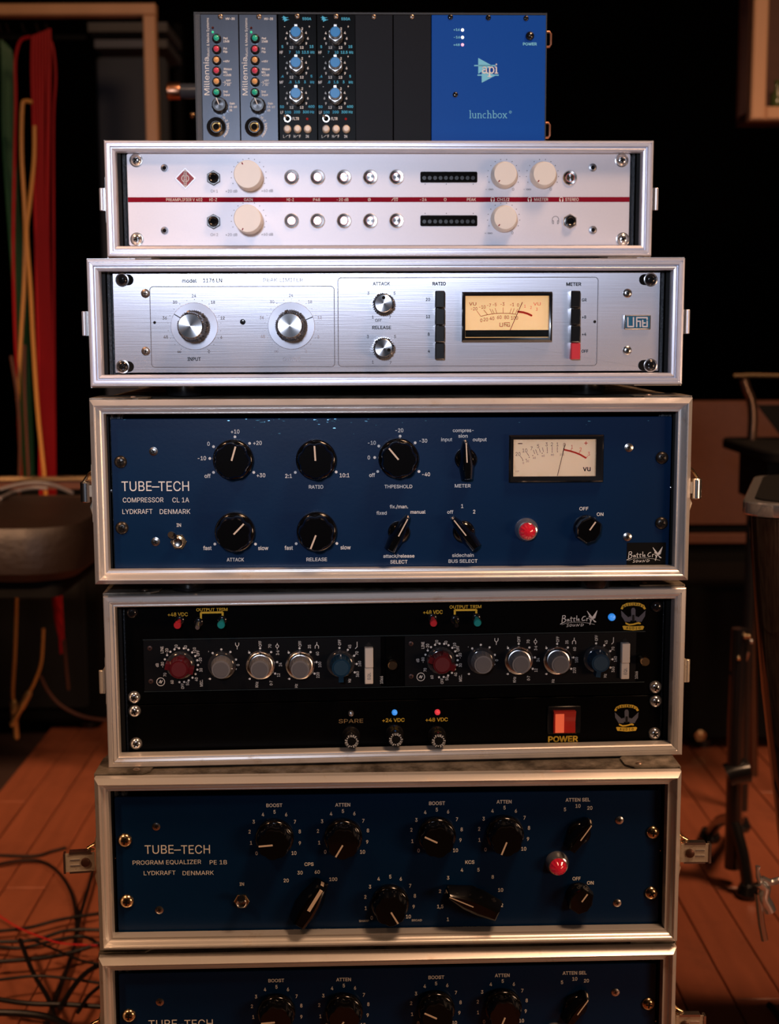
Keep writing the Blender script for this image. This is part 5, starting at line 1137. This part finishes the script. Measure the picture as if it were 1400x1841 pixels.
MB().lathe([(.19, 0), (.19, .012), (.03, .03), (.022, .06), (.022, zc - .13)], 28, c=(-.16, 0)).build('pedestal', BLK, be)
for i, (pts, c) in enumerate(((((0, 880), (30, 872), (62, 868), (95, 872), (130, 886)), 'grey'), (((0, 896), (25, 884), (60, 877), (85, 878)), 'grey'))):
    P = []
    for x_, y_ in pts:
        d = CF * FPX + CR * (x_ - 700) + CU * (920.5 - y_); P.append(d * ((ZB + .006) / d.z) if y_ > 884 else at(x_, y_, 2.56))
    P = [Vector((p.x, p.y, max(p.z, ZB + .0045))) for p in P]
    o = MB().tube(spline(P), .0035, 8).build('cable', CB[c]); tag(o, ('grey cable lying along the far edge of the padded bench', 'shorter grey cable curling onto the padded bench')[i], 'cable')
# loose cables on the boards
floor_c = [('black', [(-20, 1537), (60, 1539), (92, 1531), (118, 1524)], 4.2, 'black cable running left to right at the height of the left open latch'),
 ('black', [(-20, 1557), (40, 1547), (78, 1550), (106, 1570), (128, 1606), (137, 1650), (134, 1695), (122, 1735), (100, 1790), (80, 1850)], 4.2, 'black cable making the big arc on the floor left of the lower equalizer case'),
 ('black', [(168, 1560), (158, 1600), (146, 1640), (134, 1700), (118, 1750), (100, 1800), (82, 1850)], 4.6, 'black cable coming straight down from the left open latch'),
 ('black', [(-20, 1676), (50, 1668), (110, 1653), (180, 1642)], 4.0, 'topmost black cable running across the floor tangle'),
 ('black', [(-20, 1694), (60, 1690), (120, 1673), (185, 1672)], 4.4, 'black cable just below the topmost one of the floor tangle'),
 ('black', [(-20, 1700), (40, 1704), (100, 1690), (150, 1684), (185, 1702)], 4.0, 'black cable bending down towards the case at its right end'),
 ('black', [(-20, 1730), (70, 1723), (130, 1712), (185, 1694)], 5.0, 'thick black cable with a sheen in the middle of the floor tangle'),
 ('red', [(-20, 1634), (30, 1666), (72, 1684), (112, 1696), (175, 1700)], 1.8, 'thin red cable crossing the black floor tangle'),
 ('black', [(36, 1690), (60, 1750), (88, 1798), (104, 1850)], 5.0, 'thick black cable slanting down to the right through the tangle'),
 ('black', [(-20, 1764), (60, 1755), (120, 1759), (182, 1768)], 3.2, 'thin black cable crossing low in the floor tangle'),
 ('black', [(-20, 1794), (50, 1804), (120, 1806), (185, 1810)], 5.2, 'thick black cable near the bottom left corner'),
 ('black', [(108, 1812), (135, 1770), (160, 1745), (190, 1730)], 5.6, 'thick black cable rising to the right beside the lowest case'),
 ('black', [(140, 1820), (160, 1790), (190, 1765)], 4.0, 'short black cable close to the lowest case'),
 ('black', [(60, 1690), (110, 1712), (150, 1728), (190, 1735)], 2.8, 'thin black cable slanting right under the thick one with a sheen'),
 ('black', [(-20, 1820), (40, 1822), (90, 1830), (130, 1850)], 7.0, 'fattest black cable in the bottom left corner')]
for i, (c, pts, rp, lb) in enumerate(floor_c):
    r = rp * 1.95 / FPX * .80; h = r + .0005 + i * .0042
    q = spline([fl_pt(x, y, h) for x, y in pts], 14)
    o = MB().tube([p - q[0] for p in q], r, 10).build('cable', CB[c], None, q[0]); tag(o, lb, 'cable')
# boom stand behind the desktop box
st = thing('boom_stand', 'black boom stand whose tube end shows left of the module rack', 'stand', Matrix.Translation((0.02, 1.95, FLOOR)))
p = at(302, 164, 1.95)
MB().tube([(.0, 0, .02), (0, 0, p.z - FLOOR)], .012, 14).build('pole', BLK, st)
MB().lathe([(.0085, 0), (.0105, .004), (.0105, .34)], 22, M=Matrix.Translation((p.x - .02, 0, p.z - FLOOR)) @ Matrix.Rotation(pi / 2, 4, 'Y')).build('boom_tube', mat('blue_grey_enamel', (.10, .12, .16), .2, .6), st)
MB().lathe([(.0085, -.002), (.0125, 0), (.0125, .016), (.0115, .018)], 22, M=Matrix.Translation((p.x - .02, 0, p.z - FLOOR)) @ Matrix.Rotation(pi / 2, 4, 'Y')).build('end_ring', mat('coppery_ring', (.5, .24, .14), .3, 1), st)
p2 = at(346, 208, 1.95); MB().lathe([(.003, 0), (.004, .004), (0, .007)], 12, M=Matrix.Translation((p2.x - .02, 0, p2.z - FLOOR)) @ Matrix.Rotation(pi / 2, 4, 'X')).build('wing_screw', BRASS, st)
MB().tube([(p2.x - .02, .004, p2.z - FLOOR), (.0, .004, p.z - FLOOR - .06)], .005, 8).build('brace', BLKM, st)
for k_ in range(3):
    a_ = R(90 + 120 * k_); MB().tube([(0, 0, .10), (.26 * cos(a_), .26 * sin(a_), .01)], .009, 10).build('leg', BLK, st)
# right background
fr = thing('wooden_frame', 'honey coloured wooden frame at the upper right corner', 'frame', Matrix.Translation(at(1364, 205, 3.1)))
o_ = fr.location.copy(); a = at(1349, 215, 3.1); b = at(1377, 191, 3.1); c_ = at(1640, -120, 3.1)
def fbox(nm, x0, x1, z0, z1, y0, y1, mt): MB().slab([(x0, z0), (x1, z0), (x1, z1), (x0, z1)], 0, y1 - y0, .004, M=Matrix.Translation((-o_.x, y1 - o_.y, -o_.z)) @ Matrix.Rotation(pi / 2, 4, 'X')).build(nm, mt, fr)
fbox('stile', a.x, b.x, a.z, c_.z, 3.1, 3.14, WOODT); fbox('stile', c_.x - (b.x - a.x), c_.x, a.z, c_.z, 3.1, 3.14, WOODT); fbox('bottom_rail', b.x + .0005, c_.x - (b.x - a.x) - .0005, a.z, b.z, 3.1, 3.14, WOODT); fbox('top_rail', b.x + .0005, c_.x - (b.x - a.x) - .0005, c_.z - (b.z - a.z), c_.z, 3.1, 3.14, WOODT)
fbox('backing', a.x + .005, c_.x - .005, a.z + .005, c_.z - .005, 3.24, 3.25, BROWN)
MB().box(a.x + .004 - o_.x, c_.x - .004 - o_.x, .040, .14, a.z + .004 - o_.z, b.z - .004 - o_.z).build('inner_ledge', BROWN, fr)
g = at(1397, 190, 3.17); gm = MB().lathe([(0, 0), (.014, 0), (.015, .003), (.015, .040), (.006, .055), (.006, .070), (.0075, .071), (.0075, .076), (0, .076)], 20).build('glass_bottle', mat('olive_green_glass', (.10, .13, .04), .1, coat=.6), None, (g.x + .004, 3.19, b.z - .0038)); tag(gm, 'small olive green bottle on the ledge of the wooden frame', 'bottle')
sb = thing('sideboard', 'dark brown wooden sideboard right of the blue compressor', 'sideboard', Matrix.Translation((1.1, 3.6, FLOOR)))
def sbx(nm, px0, px1, py0, py1, mt, y0=3.3, y1=3.35):
    a = at(px0, py1, y0); b = at(px1, py0, y0); MB().slab([(a.x, a.z), (b.x, a.z), (b.x, b.z), (a.x, b.z)], 0, y1 - y0, .002, M=Matrix.Translation((-1.1, y1 - 3.6, -FLOOR)) @ Matrix.Rotation(pi / 2, 4, 'X')).build(nm, mt, sb)
sbx('back_panel', 1150, 1800, 720, 944, BROWN); sbx('lower_rail', 1150, 1800, 958, 978, BROWN); sbx('recess_strip', 1150, 1800, 945, 957, BLKM, 3.31)
a = at(1150, 979, 3.3); MB().box(a.x - 1.1, a.x - 1.1 + 1.0, -.28, .1, .0, a.z - FLOOR).build('plinth', BLKM, sb)
am = thing('added_blocker', 'black trunk added to darken the floor between the case stack and the tall drum', 'blocker', Matrix.Translation((.95, 2.98, FLOOR)))  # unseen black box, added so the far floor falls into shadow
MB().slab(rrect(.62, .34, .015, 3, 0, .19), -.16, .16, .01, M=Matrix.Rotation(pi / 2, 4, 'X')).build('blocker_body', BLKM, am)
for x_ in (-.26, .26):
    for y_ in (-.12, .12): MB().lathe([(.022, 0), (.022, .02), (0, .02)], 12, c=(x_, y_)).build('foot', BLK, am)
MB().box(-.035, .02, -.166, -.16, .20, .212).build('blocker_clasp', NICKEL, am)
for px, py, w_ in ((1258, 1322, 22), (1344, 1340, 10), (1345, 1383, 9)):
    a = at(px, py, 2.81); MB().lathe([(w_ / 2 / 870, 0), (w_ / 2 / 900, .004), (0, .006)], 14, M=Matrix.Translation((a.x - .95, -.17, max(.03, a.z - FLOOR))) @ Matrix.Rotation(pi / 2, 4, 'X')).build('stud', BRASS, am)
# chair behind the drum
ch = thing('tubular_chair', 'black tubular chair behind the tall drum at the right edge', 'chair', Matrix.Translation((.86, 2.65, FLOOR)))
def cp(px, py, Y=2.65): p = at(px, py, Y); return (p.x - .86, Y - 2.65, p.z - FLOOR)
MB().tube([cp(1318, 676), cp(1345, 675), cp(1420, 676), cp(1520, 676)], .0045, 10).build('back_rail', BRASS, ch)
BPIPE = mat('dark_bronze_tube', (.16, .10, .07), .25, .9)
MB().tube(spline([cp(1336, 682), cp(1342, 700), cp(1350, 720), cp(1353, 750), cp(1351, 800), cp(1350, 900), cp(1352, 1100), cp(1354, 1500)]), .0095, 14).build('back_post', BPIPE, ch)
MB().tube(spline([cp(1520, 682), cp(1516, 720), cp(1514, 900), cp(1514, 1500)]), .0095, 14).build('back_post', BPIPE, ch)
a = cp(1308, 804); b = cp(1520, 795); MB().slab(rrect(b[0] - a[0], .34, .03, 4, (a[0] + b[0]) / 2, -.10), a[2] - .004, b[2] + .006, .004).build('seat', BLKM, ch)
a = cp(1322, 884); b = cp(1510, 806); MB().box(a[0], b[0], -.22, -.02, a[2], b[2] - .003).build('seat_box', BLKM, ch)
MB().slab([(0.01, 0), (.09, 0), (.09, -.10)], -.002, .002, M=Matrix.Translation((cp(1352, 700)[0], .0, cp(1352, 728)[2])) @ Matrix.Rotation(pi / 2, 4, 'X')).build('gusset', BLKM, ch)
for x_ in (cp(1330, 0)[0] + .0, cp(1505, 0)[0]): MB().tube([(x_, -.2, 0), (x_, -.2, a[2])], .01, 10).build('front_leg', BLK, ch)
MB().lathe([(.0035, 0), (.004, .003), (0, .005)], 12, M=Matrix.Translation((cp(1391, 876, 2.43)[0] , -.2205, cp(1391, 876, 2.43)[2])) @ Matrix.Rotation(pi / 2, 4, 'X')).build('seat_screw', CHROME, ch)
# tall glossy pedestal with a bright rim
dx, dy, hd = .590, 1.60, .15; dr = thing('pedestal', 'tall glossy dark tapering pedestal with a chrome rim at the right edge', 'pedestal', Matrix.Translation((dx, dy, FLOOR)))
def dz(py): return at(1345, py, dy - hd).z - FLOOR
LAC = mat('dark_red_lacquer', (.016, .005, .004), .10, 0, coat=1)
def foot_(px, py, z_, gx=0): hw = dx - at(px, py, dy - hd).x + gx; return [(x_, y_ , z_) for x_, y_ in rrect(hw * 2, (hd + gx) * 2, .035, 6)]
rings = [foot_(1425, 1700, 0)] + [foot_(px, py, dz(py)) for py, px in ((1600, 1404), (1560, 1398), (1400, 1380), (1250, 1364), (1120, 1354), (1000, 1346), (931, 1342))]
MB().loft(rings).build('body', LAC, dr)
hw = dx - at(1332, 915, dy - hd).x
def rr_(g, z_): return [(x_, y_, z_) for x_, y_ in rrect((hw + g) * 2, (hd + g + .004) * 2, .035, 8)]
MB().loft([rr_(-.004, dz(929)), rr_(-.001, dz(928)), rr_(0, dz(925)), rr_(0, dz(906)), rr_(-.0015, dz(903)), rr_(-.006, dz(903))]).build('chrome_rim', CHROME, dr)
MB().loft([rr_(-.012, dz(903) + .0002), rr_(-.013, dz(903) + .0022)]).build('top_inlay', BLKM, dr)
_ca = -.31; _c0 = Vector((dx - hw, dy - hd, 0)); _Rz = Matrix.Rotation(_ca, 4, 'Z'); _lo = _c0 - _Rz @ Vector((-hw, -hd, 0))
dr.matrix_world = Matrix.Translation((_lo.x, _lo.y, FLOOR)) @ _Rz
Yb = dy - hd - .012
def dpt(px, py, Y=Yb): return _Rz.inverted() @ (at(px, py, Y) - Vector((_lo.x, _lo.y, FLOOR)))
MB().tube([dpt(1362, 1557), dpt(1361, 1566), dpt(1363, 1576), dpt(1368, 1590)], .003, 10, rr=[.003, .0018, .0032, .003]).build('wing_bolt', CHROME, dr)
MB().tube(spline([dpt(1366, 1586), dpt(1374, 1596), dpt(1372, 1612), dpt(1380, 1628), dpt(1384, 1638)]), .007, 12).build('leg_clamp', CHROME, dr)
MB().tube(spline([dpt(1369, 1580), dpt(1385, 1586), dpt(1402, 1582), dpt(1420, 1584)]), .004, 10).build('clamp_arm', CHROME, dr)
MB().tube([dpt(1362, 1606), dpt(1368, 1660), dpt(1374, 1690)], .004, 10).build('leg_rod', NICKEL, dr)
# dark hardware stand between trunk and drum
hs = thing('hardware_stand', 'black drum hardware stand with splayed feet in front of the trunk', 'stand', Matrix.Translation((*fl_pt(1318, 1590, 0).xy, FLOOR)))
hb = hs.location
def hp(px, py, Y=None): p = at(px, py, Y or hb.y); return Vector((p.x - hb.x, (Y or hb.y) - hb.y, p.z - FLOOR))
MB().tube([hp(1316, 1560), hp(1322, 1300), hp(1330, 1130)], .013, 14).build('pole', BLK, hs)
MB().tube([hp(1306, 1395), hp(1318, 1390), hp(1345, 1385)], .020, 14).build('clamp_body', BLK, hs)
for px, py in ((1275, 1500), (1345, 1600), (1330, 1480)):
    p = fl_pt(px, py, .012); MB().tube(spline([hp(1317, 1470), Vector((p.x - hb.x, p.y - hb.y, .05)) * .6 + hp(1317, 1500) * .4, Vector((p.x - hb.x, p.y - hb.y, .012))]), .010, 10).build('splayed_leg', BLK, hs)
    MB().lathe([(.018, 0), (.020, .008), (.014, .022), (0, .024)], 14, M=Matrix.Translation((p.x - hb.x, p.y - hb.y, 0))).build('rubber_tip', BLK, hs)
for px, py, mt in ((1339, 1144, BRASS), (1346, 1144, BRASS), (1350, 1153, NICKEL), (1327, 1183, BRASS)):
    MB().lathe([(.0026, -.014), (.0026, -.002), (.0036, .002), (0, .004)], 10, M=Matrix.Translation(hp(px, py, hb.y - .015)) @ Matrix.Rotation(pi / 2, 4, 'X')).build('small_bolt', mt, hs)
MB().tube([hp(1343, 1172), hp(1336, 1192)], .0045, 10).build('drum_key', NICKEL, hs)
MB().tube([hp(1310, 1210), hp(1330, 1215), hp(1336, 1150)], .004, 8).build('brace', BLK, hs)
o = MB().tube([p - Vector(fl_pt(1382, 1806, .006)) for p in spline([fl_pt(1382, 1806, .006), fl_pt(1394, 1818, .006), fl_pt(1412, 1850, .006)])], .0045, 10).build('cable', CB['black'], None, fl_pt(1382, 1806, .006)); tag(o, 'black cable end at the lower right corner of the floor', 'cable')
